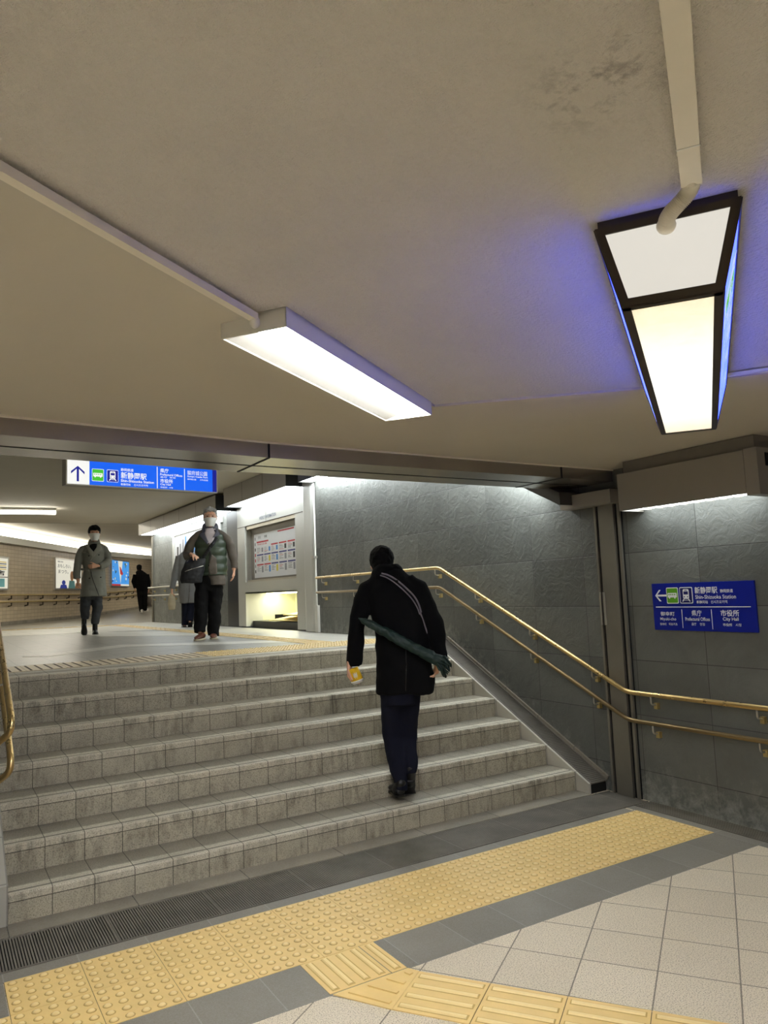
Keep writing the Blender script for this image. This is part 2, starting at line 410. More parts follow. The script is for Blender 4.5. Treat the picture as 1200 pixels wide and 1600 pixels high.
sb.gprism([(.27, YS-.02, 0), (.27, YS-.02, .2), (.27, YL, ZL+.06), (.27, YL+.4, ZL+.06), (.27, YL+.4, 0)], (.083, 0, 0), 'pale_paving')
sb.build('stringer', st)
# sloping gutter beside the stairs
gt = thing('stair_gutter', 'sloping drain channel with slotted grating between steps and slate wall', 'drain', (4.34, YS, 0))
sl = RH/TR
def gy(y, o=0): return RH+sl*(y-YS)+o
y0, y1 = 4.17, 6.17
b = MB(); b.gprism([(4.228, y0, 0), (4.228, y0, gy(y0, .0)), (4.228, y1, gy(y1, .0)), (4.228, y1, 0)], (.024, 0, 0), 'pale_paving')
b.build('edge_strip', gt)
b = MB(); b.gprism([(4.252, y0+.02, 0), (4.252, y0+.02, gy(y0+.02, -.016)), (4.252, y1, gy(y1, -.016)), (4.252, y1, 0)], (.18, 0, 0), 'black')
b.build('channel', gt)
b = MB(); n = 118
for i in range(n):
    y = y0+.01+(y1-y0-.02)*i/(n-1); z = gy(y, -.004)
    b.hexa([(4.256, y-.0036, z-.012), (4.42, y-.0036, z-.012), (4.42, y+.0036, z-.008), (4.256, y+.0036, z-.008), (4.256, y-.0036, z-.002), (4.42, y-.0036, z-.002), (4.42, y+.0036, z+.002), (4.256, y+.0036, z+.002)], 'gutter_iron')
for xx in (4.254, 4.422): b.bar((xx, y0, gy(y0, -.006)), (xx, y1, gy(y1, -.006)), .012, .02, 'gutter_iron')

b.build('grating', gt)
b = MB(); b.bar((4.436, y0, gy(y0, .01)), (4.436, y1, gy(y1, .01)), .016, .035, 'curb'); b.build('wall_curb', gt)

# ---- long drain grating at the foot of the stairs
dg_ = thing('floor_drain', 'long black slotted drain grating across the foot of the stairs', 'drain', (2.3, 3.97, 0))
MB().box((.0, 3.79, -.001), (4.42, 4.15, .0015), 'black').build('channel', dg_)
b = MB(); x = .01
while x < 4.40:
    b.box((x, 3.795, .001), (x+.0072, 4.145, .006), 'iron'); x += .0125
b.build('bars', dg_, kind='stuff')
b = MB()
for x in [i*.5+.28 for i in range(9)]: b.box((x-.002, 3.79, .001), (x+.003, 4.15, .0062), 'iron')
b.box((0, 3.79, .001), (4.42, 3.797, .007), 'iron'); b.box((0, 4.143, .001), (4.42, 4.15, .007), 'iron')
b.build('frame', dg_)
# drain along the right wall
dw = thing('floor_drain', 'narrow slotted drain grating running along the foot of the right wall', 'drain', (4.35, 3, 0))
MB().box((4.27, -2, -.001), (4.44, 3.78, .0015), 'black').build('channel', dw)
b = MB()
for i in range(7): b.box((4.275+.024*i, -2, .001), (4.287+.024*i, 3.78, .006), 'iron')
b.build('bars', dw)

# ---- tactile paving, lower
def domes(b, x0, y0, nx, ny, m, pitch=.06, h=.006, r=.013, z=.004, seg=10):
    for i in range(nx):
        for j in range(ny):
            c = V((x0+pitch*(i+.5), y0+pitch*(j+.5), z))
            b.loft([(c, V((r, 0, 0)), V((0, r, 0))), (c+V((0, 0, h*.7)), V((r*.8, 0, 0)), V((0, r*.8, 0))), (c+V((0, 0, h)), V((r*.45, 0, 0)), V((0, r*.45, 0)))], m, seg)
tp = thing('tactile_paving', 'yellow dotted tactile paving, two rows of tiles before the bottom step', 'tactile paving', (2.25, 3.4, 0))
b = MB(); d = MB(); X0, Y0 = .2935, 3.7005
for i in range(-1, 13):
    for j in range(2 if i >= 0 else 1):
        yy = Y0-.3*(j+1) if i >= 0 else Y0-.6
        b.box((X0+.3*i+.0012, yy+.0012, 0), (X0+.3*(i+1)-.0012, yy+.2988, .004), 'yellow')
        domes(d, X0+.3*i, yy, 5, 5, 'dot', r=.0150, h=.0052); domes(d, X0+.3*i, yy, 5, 5, 'ochre', r=.0195, h=.0004)  # ochre discs paint a ring of shade around each dome
MB().box((X0, Y0-.6, 0), (X0+3.9, Y0, .0015), 'groove').build('joint', tp)
b.build('tile', tp); d.build('dots', tp, kind='stuff')
# guide path: short leg out of the strip, mitred corner, then along the diagonal
gp = thing('guide_path', 'yellow ribbed guiding path leaving the dotted strip and turning right', 'tactile paving', (1.7, 2.8, 0))
b = MB()
def rib_tile(b, o, u, v, lu, lv, m, nrib=4, z=.004, h=.005):   # ribs along u, spread over v
    o, u, v = V(o), V(u), V(v)
    b.obox(o+u*.0015+v*.0015, u, v, (0, 0, 1), lu-.003, lv-.003, z, m)
    for k in range(nrib):
        c = o+v*(lv*(k+.5)/nrib); w_ = .012; zd = V((0, 0, z+.0002))
        b.hexa([c+u*.014-v*.017+zd, c+u*(lu-.014)-v*.017+zd, c+u*(lu-.014)+v*.017+zd, c+u*.014+v*.017+zd]+[c+u*.014-v*.017+zd*1.1, c+u*(lu-.014)-v*.017+zd*1.1, c+u*(lu-.014)+v*.017+zd*1.1, c+u*.014+v*.017+zd*1.1], 'ochre')  # thin strip painting the shade line on both sides of the rib
        q = [c+u*.02-v*w_, c+u*(lu-.02)-v*w_, c+u*(lu-.02)+v*w_, c+u*.02+v*w_]; zz = V((0, 0, z)); zt = V((0, 0, z+h)); s_ = v*.005
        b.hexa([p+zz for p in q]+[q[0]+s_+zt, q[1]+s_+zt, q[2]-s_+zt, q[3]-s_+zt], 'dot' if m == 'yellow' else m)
rib_tile(b, (1.376, 3.10, 0), (0, -1, 0), (1, 0, 0), .285, .285, 'yellow')
rib_tile(b, (1.663, 3.10, 0), (0, -1, 0), (1, 0, 0), .285, .075, 'yellow', 1)
U, W = A_, -B_
N0 = V((1.941, 2.516, 0))                        # node on the upper edge of the path
p_up = V((1.738, 2.81, 0)); p_lo = V((1.386, 2.81, 0)); e_up = N0-U*.304; e_lo = e_up+W*.30
b.prism([(p_lo.x, p_lo.y), (e_lo.x, e_lo.y), (e_up.x, e_up.y), (p_up.x, p_up.y)], 0, .004, 'yellow')
for k in range(4):
    f = (k+.5)/4; s_ = p_up.lerp(p_lo, f)+U*.03; t_ = e_up.lerp(e_lo, f)-U*.02
    b.bar(s_+V((0, 0, .006)), t_+V((0, 0, .006)), .02, .006, 'yellow')
for i in range(-1, 6): rib_tile(b, N0+U*.304*i, U, W, .304, .30, 'yellow')
b.build('ribbed_tile', gp)
g_ = W*.008
MB().prism([(1.386, 3.09), (1.386, 2.82), tuple((e_lo-g_)[:2]), tuple((e_lo+U*2.1-g_)[:2]), tuple((e_up+U*2.1+g_)[:2]), tuple((e_up+g_)[:2]), (1.728, 2.82), (1.728, 3.09)], 0, .0015, 'groove').build('joint', gp)

# ---- landing and corridor floor
MB().box((-4, YL+.42, ZL-.15), (4.6, 18.3, ZL), 'paving').build('floor', kind='structure', label='grey paved floor of the upper corridor')
MB().box((-4, YL, ZL-.15), (XS0-.001, YL+.42, ZL), 'paving').build('floor', kind='structure', label='landing edge beside the top step')
MB().box((4.23, YL+.05, ZL-.15), (4.9, YL+.42, ZL), 'pale_paving').build('floor', kind='structure', label='landing corner at the slate wall')
b = MB(); Z2 = ZL+.002
b.prism([(3.67, 7.2), (4.46, 7.2), (4.52, 18.3), (3.67, 18.3)], ZL, Z2, 'pale_paving')
b.prism([(1.9, 8.9), (3.37, 7.6), (3.37, 8.2), (1.95, 9.4)], ZL, Z2, 'pale_paving')
b.prism([(1.0, 8.2), (1.9, 8.9), (1.95, 9.4), (.8, 8.45)], ZL, Z2, 'pale_paving')
b.prism([(2.2, 12.0), (3.37, 10.2), (3.37, 12.5), (2.2, 14.5)], ZL, Z2, 'pale_paving')
b.prism([(1.0, 14.6), (3.37, 13.4), (3.37, 18.2), (1.0, 18.2)], ZL, Z2, 'pale_paving')
b.build('floor', kind='structure', label='pale stone bands in the corridor floor')
t2 = thing('tactile_paving', 'worn tactile paving strip along the edge of the top landing', 'tactile paving', (2.3, 6.9, ZL))
b = MB(); d = MB()
for i in range(13):
    x = .354+.3*i; worn = x < 1.95
    mm = 'sand' if worn else 'yellow_old'
    for j in range(2):
        b.box((x+.0015, 6.56+.3*j+.0015, ZL), (x+.2985, 6.56+.3*(j+1)-.0015, ZL+.004), mm)
        if worn:
            if j == 0:
                for k in range(4): b.box((x+.03+.075*k, 6.60, ZL+.004), (x+.045+.075*k, 7.12, ZL+.0055), 'groove')
        else: domes(d, x, 6.56+.3*j, 5, 5, 'yellow_old', z=ZL+.004, seg=6)
b.build('tile', t2); d.build('dots', t2, kind='stuff')
t3 = thing('guide_path', 'pale yellow guiding path running away along the upper corridor', 'tactile paving', (3.5, 9, ZL))
b = MB()
for i in range(34): rib_tile(b, (3.37, 7.17+.3*i, ZL), (0, 1, 0), (1, 0, 0), .3, .3, 'yellow_old')
for i in range(7): rib_tile(b, (3.37-.3*i, 17.45+.12*i, ZL), (-1, 0, 0), (0, -1, 0), .3, .3, 'yellow_old')
b.build('ribbed_tile', t3)
# far floor, gently climbing to the right
FA, FB = V((1.574, 22.446, 1.056)), V((8.85, 35.848, 1.276))
fd = (FB-FA); fd.z = 0; FL = fd.length; fd.normalize(); fn_ = V((-fd.y, fd.x, 0))
def far(s, z=0.0, off=0.0):     # point along the far wall
    q = FA+fd*s-fn_*off; f = max(0, (s-6.0)/(FL-6.0)); return V((q.x, q.y, 1.056+.22*f+z))
b = MB(); ss = [-8, -4, 0, 3, 6, 9, 12, 15.2, 20, 26]
for a, c in zip(ss[:-1], ss[1:]):
    pa, pc = far(a), far(c)
    xa, xc = -4+(a+8)*.7, -4+(c+8)*.7
    b.add([(xa, 18.3, ZL), (xc, 18.3, ZL), tuple(pc), tuple(pa)], [(0, 1, 2, 3)], 'paving')
far_floor = b.build('floor', kind='structure', label='grey floor of the far passage').name
b = MB()
for a, c in zip(ss[:-1], ss[1:]):
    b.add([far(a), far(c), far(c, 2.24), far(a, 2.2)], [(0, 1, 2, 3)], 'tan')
    b.add([far(a, 0, .012), far(c, 0, .012), far(c, .1, .012), far(a, .1, .012)], [(0, 1, 2, 3)], 'curb')
b.build('wall_back', kind='structure', label='tan tiled wall of the far passage')
b = MB()
for a, c in zip(ss[:-1], ss[1:]):
    b.hexa([far(a, 2.2, 0), far(c, 2.2, 0), far(c, 2.2, .16), far(a, 2.2, .16), far(a, 2.38, 0), far(c, 2.38, 0), far(c, 2.38, .16), far(a, 2.38, .16)], 'white_panel')
b.build('trim_3', kind='structure', label='pale cornice under the cove light of the far passage')
b = MB()
for a, c in zip(ss[:-1], ss[1:]): b.add([far(a, 2.385, .15), far(c, 2.385, .15), far(c, 2.60, .06), far(a, 2.60, .06)], [(0, 1, 2, 3)], 'cove')
cl = b.build('cove_light', label='long bright cove light running above the tan tiled wall', cat='light')
b = MB()
b.box((-4, 4.35, 3.4), (6, 18.3, 3.55), 'smooth'); b.build('ceiling', kind='structure', label='ceiling over the upper corridor')
b = MB()
for a, c in zip(ss[:-1], ss[1:]):
    b.add([(-4+(a+8)*.7, 18.2, 3.7), (-4+(c+8)*.7, 18.2, 3.7), tuple(far(c, 2.66)), tuple(far(a, 2.66))], [(0, 1, 2, 3)], 'smooth')
b.build('ceiling', kind='structure', label='ceiling of the far passage')
b = MB()
for a, c in zip(ss[:-1], ss[1:]): b.add([far(a, 2.38), far(c, 2.38), far(c, 2.7), far(a, 2.7)], [(0, 1, 2, 3)], 'white_panel')
b.build('wall_back', kind='structure', label='pale upper strip of wall behind the cove light')
MB().box((-4, 18.25, 3.4), (7, 18.3, 3.75), 'dark_panel').build('trim_4', kind='structure')
MB().box((-4.2, 4.4, .9), (-4, 20, 3.8), 'pale_paving').build('wall_left', kind='structure', label='left wall of the upper corridor')
MB().box((5.1, 18.1, .9), (14, 18.3, 4.2), 'slate_far').build('wall_right', kind='structure', label='return wall behind the corridor corner')

# ---- steel clad beam over the foot of the stairs
bx = [(-4.0, 3.55), (.2475, 3.70), (1.60, 3.845), (2.87, 3.885), (4.447, 3.925)]
b = MB()
for (xa, ya), (xb, yb) in zip(bx[:-1], bx[1:]):
    b.hexa([(xa, ya, 2.34), (xb, yb, 2.34), (xb, yb+.265, 2.34), (xa, ya+.265, 2.34), (xa, ya, ZC+.05), (xb, yb, ZC+.05), (xb, yb+.265, ZC+.05), (xa, ya+.265, ZC+.05)], 'steel')
    b.hexa([(xa, ya+.272, 2.34), (xb, yb+.272, 2.34), (xb, yb+.5, 2.34), (xa, ya+.5, 2.34), (xa, ya+.272, 3.5), (xb, yb+.272, 3.5), (xb, yb+.5, 3.5), (xa, ya+.5, 3.5)], 'steel')
beam = b.build('ceiling_beam', label='stainless steel clad beam across the ceiling at the foot of the stairs', cat='beam', kind='structure')
b = MB()
for xs_, ys_ in ((1.60, 3.845), (-.5, 3.67), (3.9, 3.91)):
    b.box((xs_-.006, ys_-.002, 2.337), (xs_+.006, ys_+.5, ZC-.01), 'black')
for (xa, ya), (xb, yb) in zip(bx[:-1], bx[1:]):
    b.hexa([(xa, ya+.262, 2.338), (xb, yb+.262, 2.338), (xb, yb+.275, 2.338), (xa, ya+.275, 2.338), (xa, ya+.262, 2.36), (xb, yb+.262, 2.36), (xb, yb+.275, 2.36), (xa, ya+.275, 2.36)], 'black')
b.build('seam', beam)
tr = MB()
for (xa, ya), (xb, yb) in zip(bx[:-1], bx[1:]):
    tr.hexa([(xa, ya-.012, ZC-.02), (xb, yb-.012, ZC-.02), (xb, yb+.002, ZC-.02), (xa, ya+.002, ZC-.02), (xa, ya-.012, ZC), (xb, yb-.012, ZC), (xb, yb+.002, ZC), (xa, ya+.002, ZC)], 'conduit')
tr.build('trim_5', kind='structure')
# steel column where the beam meets the right wall
cl = thing('steel_column', 'brushed stainless steel column panel on the slate wall under the beam', 'column', (XW, 3.98, 0), kind='structure')
MB().box((XW-.035, 3.915, 0), (XW, 4.065, 2.2), 'steel_v').build('panel', cl)
b = MB(); b.box((XW-.03, 4.096, 0), (XW, 4.116, 2.2), 'steel_v'); b.box((XW-.03, 3.862, 0), (XW, 3.884, 2.2), 'steel_v'); b.build('edge_strip', cl)
MB().box((XW-.012, 3.858, 0), (XW, 4.12, 2.2), 'black').build('backing', cl)
b = MB(); b.box((XW-.045, 4.05, 1.25), (XW-.034, 4.064, 1.5), 'chrome'); b.box((XW-.04, 4.09, 1.25), (XW-.03, 4.1, 1.5), 'chrome'); b.build('patch', cl)
MB().box((4.33, 3.86, 2.165), (XW, 4.38, 2.27), 'panel').build('trim_6', kind='structure', label='grey header trim over the steel column')

# ---- soffit light boxes
def soffit(name, label, x0, x1, pts, h, nseam, mpanel='panel', lit=True, litm='strip', endpanel=None):
    """pts: list of (y, z bottom) from the near end to the far end"""
    t = thing(name, label, 'light', ((x0+x1)/2, pts[0][0], pts[0][1]))
    b = MB()
    for (ya, za), (yb, zb) in zip(pts[:-1], pts[1:]):
        b.hexa([(x0, ya, za), (x0+.012, ya, za), (x0+.012, yb, zb), (x0, yb, zb), (x0, ya, za+h), (x0+.012, ya, za+h), (x0+.012, yb, zb+h), (x0, yb, zb+h)], mpanel)
        b.hexa([(x0+.012, ya, za+.05), (x1, ya, za+.05), (x1, yb, zb+.05), (x0+.012, yb, zb+.05), (x0+.012, ya, za+h), (x1, ya, za+h), (x1, yb, zb+h), (x0+.012, yb, zb+h)], mpanel)
    b.build('casing', t)
    ya, za = pts[0]; yb, zb = pts[-1]
    MB().box((x0, ya-.012, za), (x1, ya, za+h), endpanel or mpanel).build('end_plate', t); MB().box((x0, yb, zb), (x1, yb+.012, zb+h), endpanel or mpanel).build('end_plate', t)
    b = MB()
    for (ya, za), (yb, zb) in zip(pts[:-1], pts[1:]):
        q = .02
        if litm == 'strip_hi' and ya == pts[0][0]: za += (zb-za)*.35/(yb-ya); ya += .35
        b.hexa([(x0+.03, ya+q, za+.012), (x1-.03, ya+q, za+.012), (x1-.03, yb-q, zb+.012), (x0+.03, yb-q, zb+.012), (x0+.03, ya+q, za+.04), (x1-.03, ya+q, za+.04), (x1-.03, yb-q, zb+.04), (x0+.03, yb-q, zb+.04)], litm)
    b.build('diffuser', t)
    b = MB(); L = pts[-1][0]-pts[0][0]
    for k in range(1, nseam+1):
        yy = pts[0][0]+L*k/(nseam+1)
        zz = next(za+(zb-za)*(yy-ya)/(yb-ya) for (ya, za), (yb, zb) in zip(pts[:-1], pts[1:]) if ya <= yy <= yb)
        b.box((x0-.001, yy-.0036, zz), (x0+.004, yy+.0036, zz+h), 'black')
    if nseam: b.build('seam', t)
    return t
s1 = soffit('soffit_light', 'grey metal light box on the right wall above the blue sign', 4.2, XW-.003, [(2.70, 2.075), (3.655, 2.075)], .265, 0)
b = MB(); b.box((4.2, 2.60, 2.06), (XW, 2.685, 2.345), 'panel'); b.build('end_block', s1)
MB().box((4.28, 2.596, 2.235), (4.40, 2.602, 2.315), 'black').build('vent_hole', s1)
MB().box((4.215, 2.62, 2.34), (XW-.003, 3.62, 2.425), MT['trim_grey']).build('mounting_trim', s1)
b = MB()
for k in range(9): b.box((4.23, 2.76+.1*k, 2.077), (XW-.03, 2.764+.1*k, 2.095), 'chrome')
b.build('louver', s1)
soffit('soffit_light', 'light box following the slate wall up the stairs behind the beam', 4.2, XW-.003, [(4.26, 2.192), (6.1, 3.07), (9.1, 3.08)], .1, 0, 'dark_panel', litm='strip_hi')
soffit('soffit_light', 'grey light box above the white notice board unit', 4.2, 4.55, [(9.52, 3.085), (12.1, 3.085)], .31, 2, 'panel', endpanel='charcoal')
soffit('soffit_light', 'long grey light box above the far slate wall of the corridor', 4.2, 4.55, [(12.55, 3.08), (18.2, 3.12)], .275, 4, 'panel', endpanel='charcoal')

# ---- the wall unit, its pillar and the slate wall beyond
b = MB(); ring = []
for z in (ZL, 3.1):
    ring.append([(4.60, 9.13), (4.46, 9.13), (4.43, 9.15), (4.415, 9.20), (4.415, 9.42), (4.43, 9.47), (4.46, 9.50), (4.60, 9.50)])
b.prism(ring[0], ZL+.01, 3.5, 'white_panel'); b.build('pillar', label='white enamel pillar with rounded edges beside the notice board', cat='pillar', kind='structure')
b = MB(); b.tube([(4.425, 9.10, ZL), (4.425, 9.10, 3.06)], .014, 'white', 8)
b.box((4.38, 9.07, 2.05), (4.44, 9.13, 2.08), 'chrome'); b.build('wall_pipe', label='thin white pipe running up between pillar and slate wall', cat='pipe')
MB().box((4.41, 9.06, ZL), (4.47, 9.14, 1.42), 'white').build('pipe_cover', label='white cover box at the foot of the thin pipe', cat='pipe cover')
XB = 4.5
u = thing('notice_board_unit', 'white enamel wall unit with glazed notice case above an open niche', 'notice board', (XB, 10.9, ZL), kind=None)
b = MB()
b.box((XB, 9.50, ZL+.02), (XB+.3, 9.90, 3.08), 'white_panel'); b.box((XB, 11.95, ZL+.02), (XB+.3, 12.30, 3.08), 'white_panel')
b.box((XB, 9.90, 2.75), (XB+.3, 11.95, 3.08), 'white_panel'); b.box((XB, 9.90, 1.62), (XB+.3, 11.95, 1.81), 'white_panel')
b.build('casing', u)
b = MB(); b.box((XB-.002, 9.50, 2.742), (XB+.004, 12.3, 2.750), 'groove'); b.box((XB-.002, 11.0, 2.75), (XB+.004, 11.006, 3.07), 'groove'); b.build('seam', u)
b = MB(); b.box((XB+.10, 9.90, 1.81), (XB+.14, 11.95, 2.75), 'panel'); b.build('case_back', u)
b = MB()
for a, c in (((XB+.02, 9.90, 1.81), (XB+.1, 9.93, 2.75)), ((XB+.02, 11.92, 1.81), (XB+.1, 11.95, 2.75)), ((XB+.02, 9.90, 2.69), (XB+.1, 11.95, 2.75)), ((XB+.02, 9.90, 1.81), (XB+.1, 11.95, 1.84))): b.box(a, c, 'chrome')
b.build('case_frame', u)
# niche
b = MB(); mn = mat('cream_niche_lining', (232, 230, 196), .5, var=.03)
b.box((XB+.9, 9.88, ZL), (XB+.92, 11.97, 1.64), mn); b.box((XB+.3, 9.86, ZL), (XB+.92, 9.88, 1.64), mn); b.box((XB+.3, 11.97, ZL), (XB+.92, 11.99, 1.64), mn)
b.box((XB+.0, 9.88, 1.62), (XB+.92, 11.97, 1.64), mn); b.build('niche', u)
MB().box((XB+.35, 10.0, 1.60), (XB+.6, 11.9, 1.618), 'niche_light').build('niche_light', u)
MB().box((XB+.12, 9.89, ZL), (XB+.9, 11.96, ZL+.11), 'charcoal').build('plinth', u)
MB().box((XB+.45, 10.4, ZL+.11), (XB+.9, 11.8, ZL+.2), 'black').build('plinth_step', u)

MB().box((4.55, 12.30, ZL), (4.75, 12.98, 3.4), 'charcoal').build('pillar', label='charcoal column between notice board unit and far slate wall', cat='pillar', kind='structure')
MB().box((4.56, 12.98, ZL), (4.85, 18.3, 3.4), 'slate_far').build('wall_right', kind='structure', label='slate tiled wall of the upper corridor')
MB().box((4.53, 18.22, ZL), (4.62, 18.34, 3.1), 'steel_v').build('trim_7', kind='structure', label='steel corner edge of the far slate wall')
# ================================================================== LAMPS
def ceiling_lamp(o, label, top=ZC, tubem='tube', L=1.33, W_=.235, u=B_, group=None):
    """o: near left corner; u along the length, A_ across"""
    a = V((u.y, -u.x, 0)); o = V((o[0], o[1], top)); dn = V((0, 0, -1))
    t = thing('ceiling_light', label, 'light', tuple(o+u*L/2+a*W_/2), group=group)
    b = MB(); hh = .062
    b.obox(o, u, a, dn, L, .004, hh, 'white'); b.obox(o+a*(W_-.004), u, a, dn, L, .004, hh, 'white')
    b.obox(o, u, a, dn, L, W_, .012, 'white'); b.build('housing', t)
    for k in (0, L-.006): MB().obox(o+u*k, u, a, dn, .006, W_, hh, 'white').build('end_cap', t)
    b = MB(); p = o+u*.008+a*.006
    b.hexa([p+dn*.058, p+u*(L-.016)+dn*.058, p+u*(L-.016)+a*.09+dn*.035, p+a*.09+dn*.035, p+dn*.055, p+u*(L-.016)+dn*.055, p+u*(L-.016)+a*.09+dn*.03, p+a*.09+dn*.03], 'white'); b.build('reflector', t)
    b = MB(); q = o+u*.01+a*.095
    b.hexa([q+dn*.036, q+u*(L-.03)+dn*.036, q+u*(L-.03)+a*(W_-.103)+dn*.056, q+a*(W_-.103)+dn*.056, q+dn*.02, q+u*(L-.03)+dn*.02, q+u*(L-.03)+a*(W_-.103)+dn*.02, q+a*(W_-.103)+dn*.02], tubem); b.build('diffuser', t)
    return t
o = on_axis(345, 500, 2, ZC)
ceiling_lamp((o.x, o.y), 'slim white fluorescent ceiling light above the stairs approach')
for q in ((-2.4, .6), (-.9, -2.2), (2.2, -2.6), (-3.4, -3.6), (.6, -4.4), (-3.9, 2.4)):
    ceiling_lamp(q, 'slim white fluorescent ceiling light added out of view behind the viewer', group='added lights behind')  # unseen fixtures added to brighten the lower passage
# corridor ceiling lamps
def tube_lamp(p0, p1, label, w_=.09, mm='fartube', group=None):
    p0, p1 = V(p0), V(p1); t = thing('ceiling_light', label, 'light', tuple((p0+p1)/2), group=group)
    MB().bar(p0+V((0, 0, .05)), p1+V((0, 0, .05)), w_*1.3, .04, 'white').build('housing', t)
    b = MB(); b.bar(p0, p1, w_, .055, mm); b.build('diffuser', t); return t
p = on_axis(87, 801, 2, 3.32); q = on_axis(-150, 798, 2, 3.32); tube_lamp(p, q, 'bright fluorescent tube on the corridor ceiling at the left edge', .13)
tube_lamp((.6, 8.2, 3.34), (-.6, 8.6, 3.34), 'fluorescent tube on the corridor ceiling near the overhead sign', .12)
tube_lamp((-1.2, 5.3, 3.34), (.0, 5.3, 3.34), 'fluorescent tube on the ceiling just past the steel beam', .12)
tube_lamp((1.7, 6.1, 3.34), (2.9, 6.1, 3.34), 'fluorescent tube above the top of the stairs', .12)
for q in ((6.5, 22.5), (2.0, 20.0), (9.5, 27.0), (-1.0, 20.0), (9, 31)): tube_lamp((q[0], q[1], 3.68), (q[0]+1.2, q[1]+.3, 3.68), 'fluorescent tube added on the far passage ceiling, out of direct sight', .2, 'farroom', group='added far passage tubes')  # extra unseen tubes added to brighten the tan wall and far ceiling
def hz(x, y, z): d = on_axis(x, y, 2, z); return d
def lamp2(x, y, dist): d = px_dir(x, y); return EYE+d*dist
p = lamp2(106, 832.5, 25); q = lamp2(182, 829.5, 26.3); tube_lamp(p, q, 'fluorescent tube on the far passage ceiling behind the man in the trench coat', .12)

# conduit raceways on the low ceiling
c0 = on_axis(398, 496, 2, ZC-.0245); c1 = on_axis(0, 265, 2, ZC-.0245); c2 = c1+(c1-c0)*1.2
b = MB(); b.bar(c0, c2, .026, .022, 'conduit'); cd = b.build('cable_conduit', label='slim cream cable conduit running to the fluorescent ceiling light', cat='conduit')
b = MB(); b.ell(c0+V((0, 0, -.015)), .016, .016, .02, 'white'); b.build('connector', cd)
k1 = on_axis(1080, 282, 2, ZC-.0135); k0 = on_axis(1053, -10, 2, ZC-.0135); k00 = k0+(k0-k1)*1.5
b = MB(); b.bar(k1, k00, .042, .024, 'conduit'); cd2 = b.build('cable_conduit', label='wide cream cable conduit leading to the hanging light box', cat='conduit')
b = MB(); kk = k0.lerp(k1, .72); b.bar(kk, kk+(k1-k0).normalized()*.004, .044, .026, 'white'); b.build('joint_sleeve', cd2)

# ---- hanging light box
C, D, D2, C2 = V((1.360, 1.135, 2.206)), V((1.487, .963, 2.206)), V((2.847, 1.933, 2.206)), V((2.712, 2.103, 2.206))
TA, TB, TB2, TA2 = V((1.338, 1.181, 2.41)), V((1.516, .918, 2.41)), V((2.920, 1.914, 2.41)), V((2.691, 2.156, 2.41))
bxo = thing('hanging_light_box', 'dark framed trapezoid light box with blue sign faces hanging from the ceiling', 'light box', tuple((TA+TB2)/2))
ins = .006
b = MB(); b.add([C, D, D2, C2], [(0, 1, 2, 3)], 'box_glass'); b.build('bottom_glass', bxo)
b = MB(); b.add([C, D, TB, TA], [(0, 1, 2, 3)], 'box_end'); b.build('end_glass', bxo)
b = MB(); b.add([C2, D2, TB2, TA2], [(0, 1, 2, 3)], 'box_end'); b.build('end_glass', bxo)
b = MB(); b.add([C, C2, TA2, TA], [(0, 1, 2, 3)], 'box_blue'); b.build('blue_face', bxo)
b = MB(); b.add([D, D2, TB2, TB], [(0, 1, 2, 3)], 'box_blue'); b.build('blue_face', bxo)
def fbar(b, p, q, w_, c): # flat bar lying inside the face towards c
    b.bar(p, q, w_, w_*.9, 'brown_frame')
b = MB()
def strip(b, P, Q, R_, S_, w_, off, m):   # frame strip inside a quad PQRS along its four edges, pushed out by off
    pts = [P, Q, R_, S_]; ctr = (P+Q+R_+S_)/4; nrm = (Q-P).cross(S_-P).normalized()
    if nrm.dot(ctr-(C+D2+TA+TB2)/4) < 0: nrm = -nrm
    for i in range(4):
        a, c, d_, e_ = pts[i], pts[(i+1) % 4], pts[(i+2) % 4], pts[(i-1) % 4]
        ai = a+(e_-a).normalized()*w_; ci = c+(d_-c).normalized()*w_
        b.gprism([a-nrm*.004, c-nrm*.004, ci-nrm*.004, ai-nrm*.004], nrm*(off+.004), m)
strip(b, C, D, D2, C2, .018, .004, 'brown_frame')
strip(b, C, D, TB, TA, .019, .004, 'brown_frame'); strip(b, C2, D2, TB2, TA2, .019, .004, 'brown_frame')
strip(b, C, C2, TA2, TA, .016, .003, 'brown_frame'); strip(b, D, D2, TB2, TB, .016, .003, 'brown_frame')
b.build('frame', bxo)
b = MB(); ctr = (TA+TB)/2; up = V((0, 0, ZC-TA.z))
q0, q1, q2, q3 = [q+(((TA+TB2)/2)-q)*.03 for q in (TA, TB, TB2, TA2)]
b.hexa([q0, q1, q2, q3, q0+up, q1+up, q2+up, q3+up], 'brown_frame'); b.build('mounting_flange', bxo)
# flexible pipe into the end glass
n_end = -B_
e_pt = (TA.lerp(TB, .50))+V((0, 0, -.028)); k1b = k1+V((0, 0, -.004))
pts = []
P0, P1, P2, P3 = k1b, k1b+(k1-k0).normalized()*.05+V((0, 0, -.01)), e_pt+n_end*.08+V((0, 0, .0)), e_pt+n_end*.004
for i in range(121):
    t = i/120; pts.append(P0*(1-t)**3+P1*3*t*(1-t)**2+P2*3*t*t*(1-t)+P3*t**3)
b = MB(); b.tube(pts, [.0182 if (i//2) % 2 else .0142 for i in range(121)], 'conduit', 14); fx = b.build('flexible_conduit', label='ribbed flexible pipe between conduit and hanging light box', cat='conduit')
b = MB(); b.ell(e_pt+n_end*.01+V((0, 0, -.004)), .022, .022, .02, 'conduit'); b.build('putty_seal', fx)

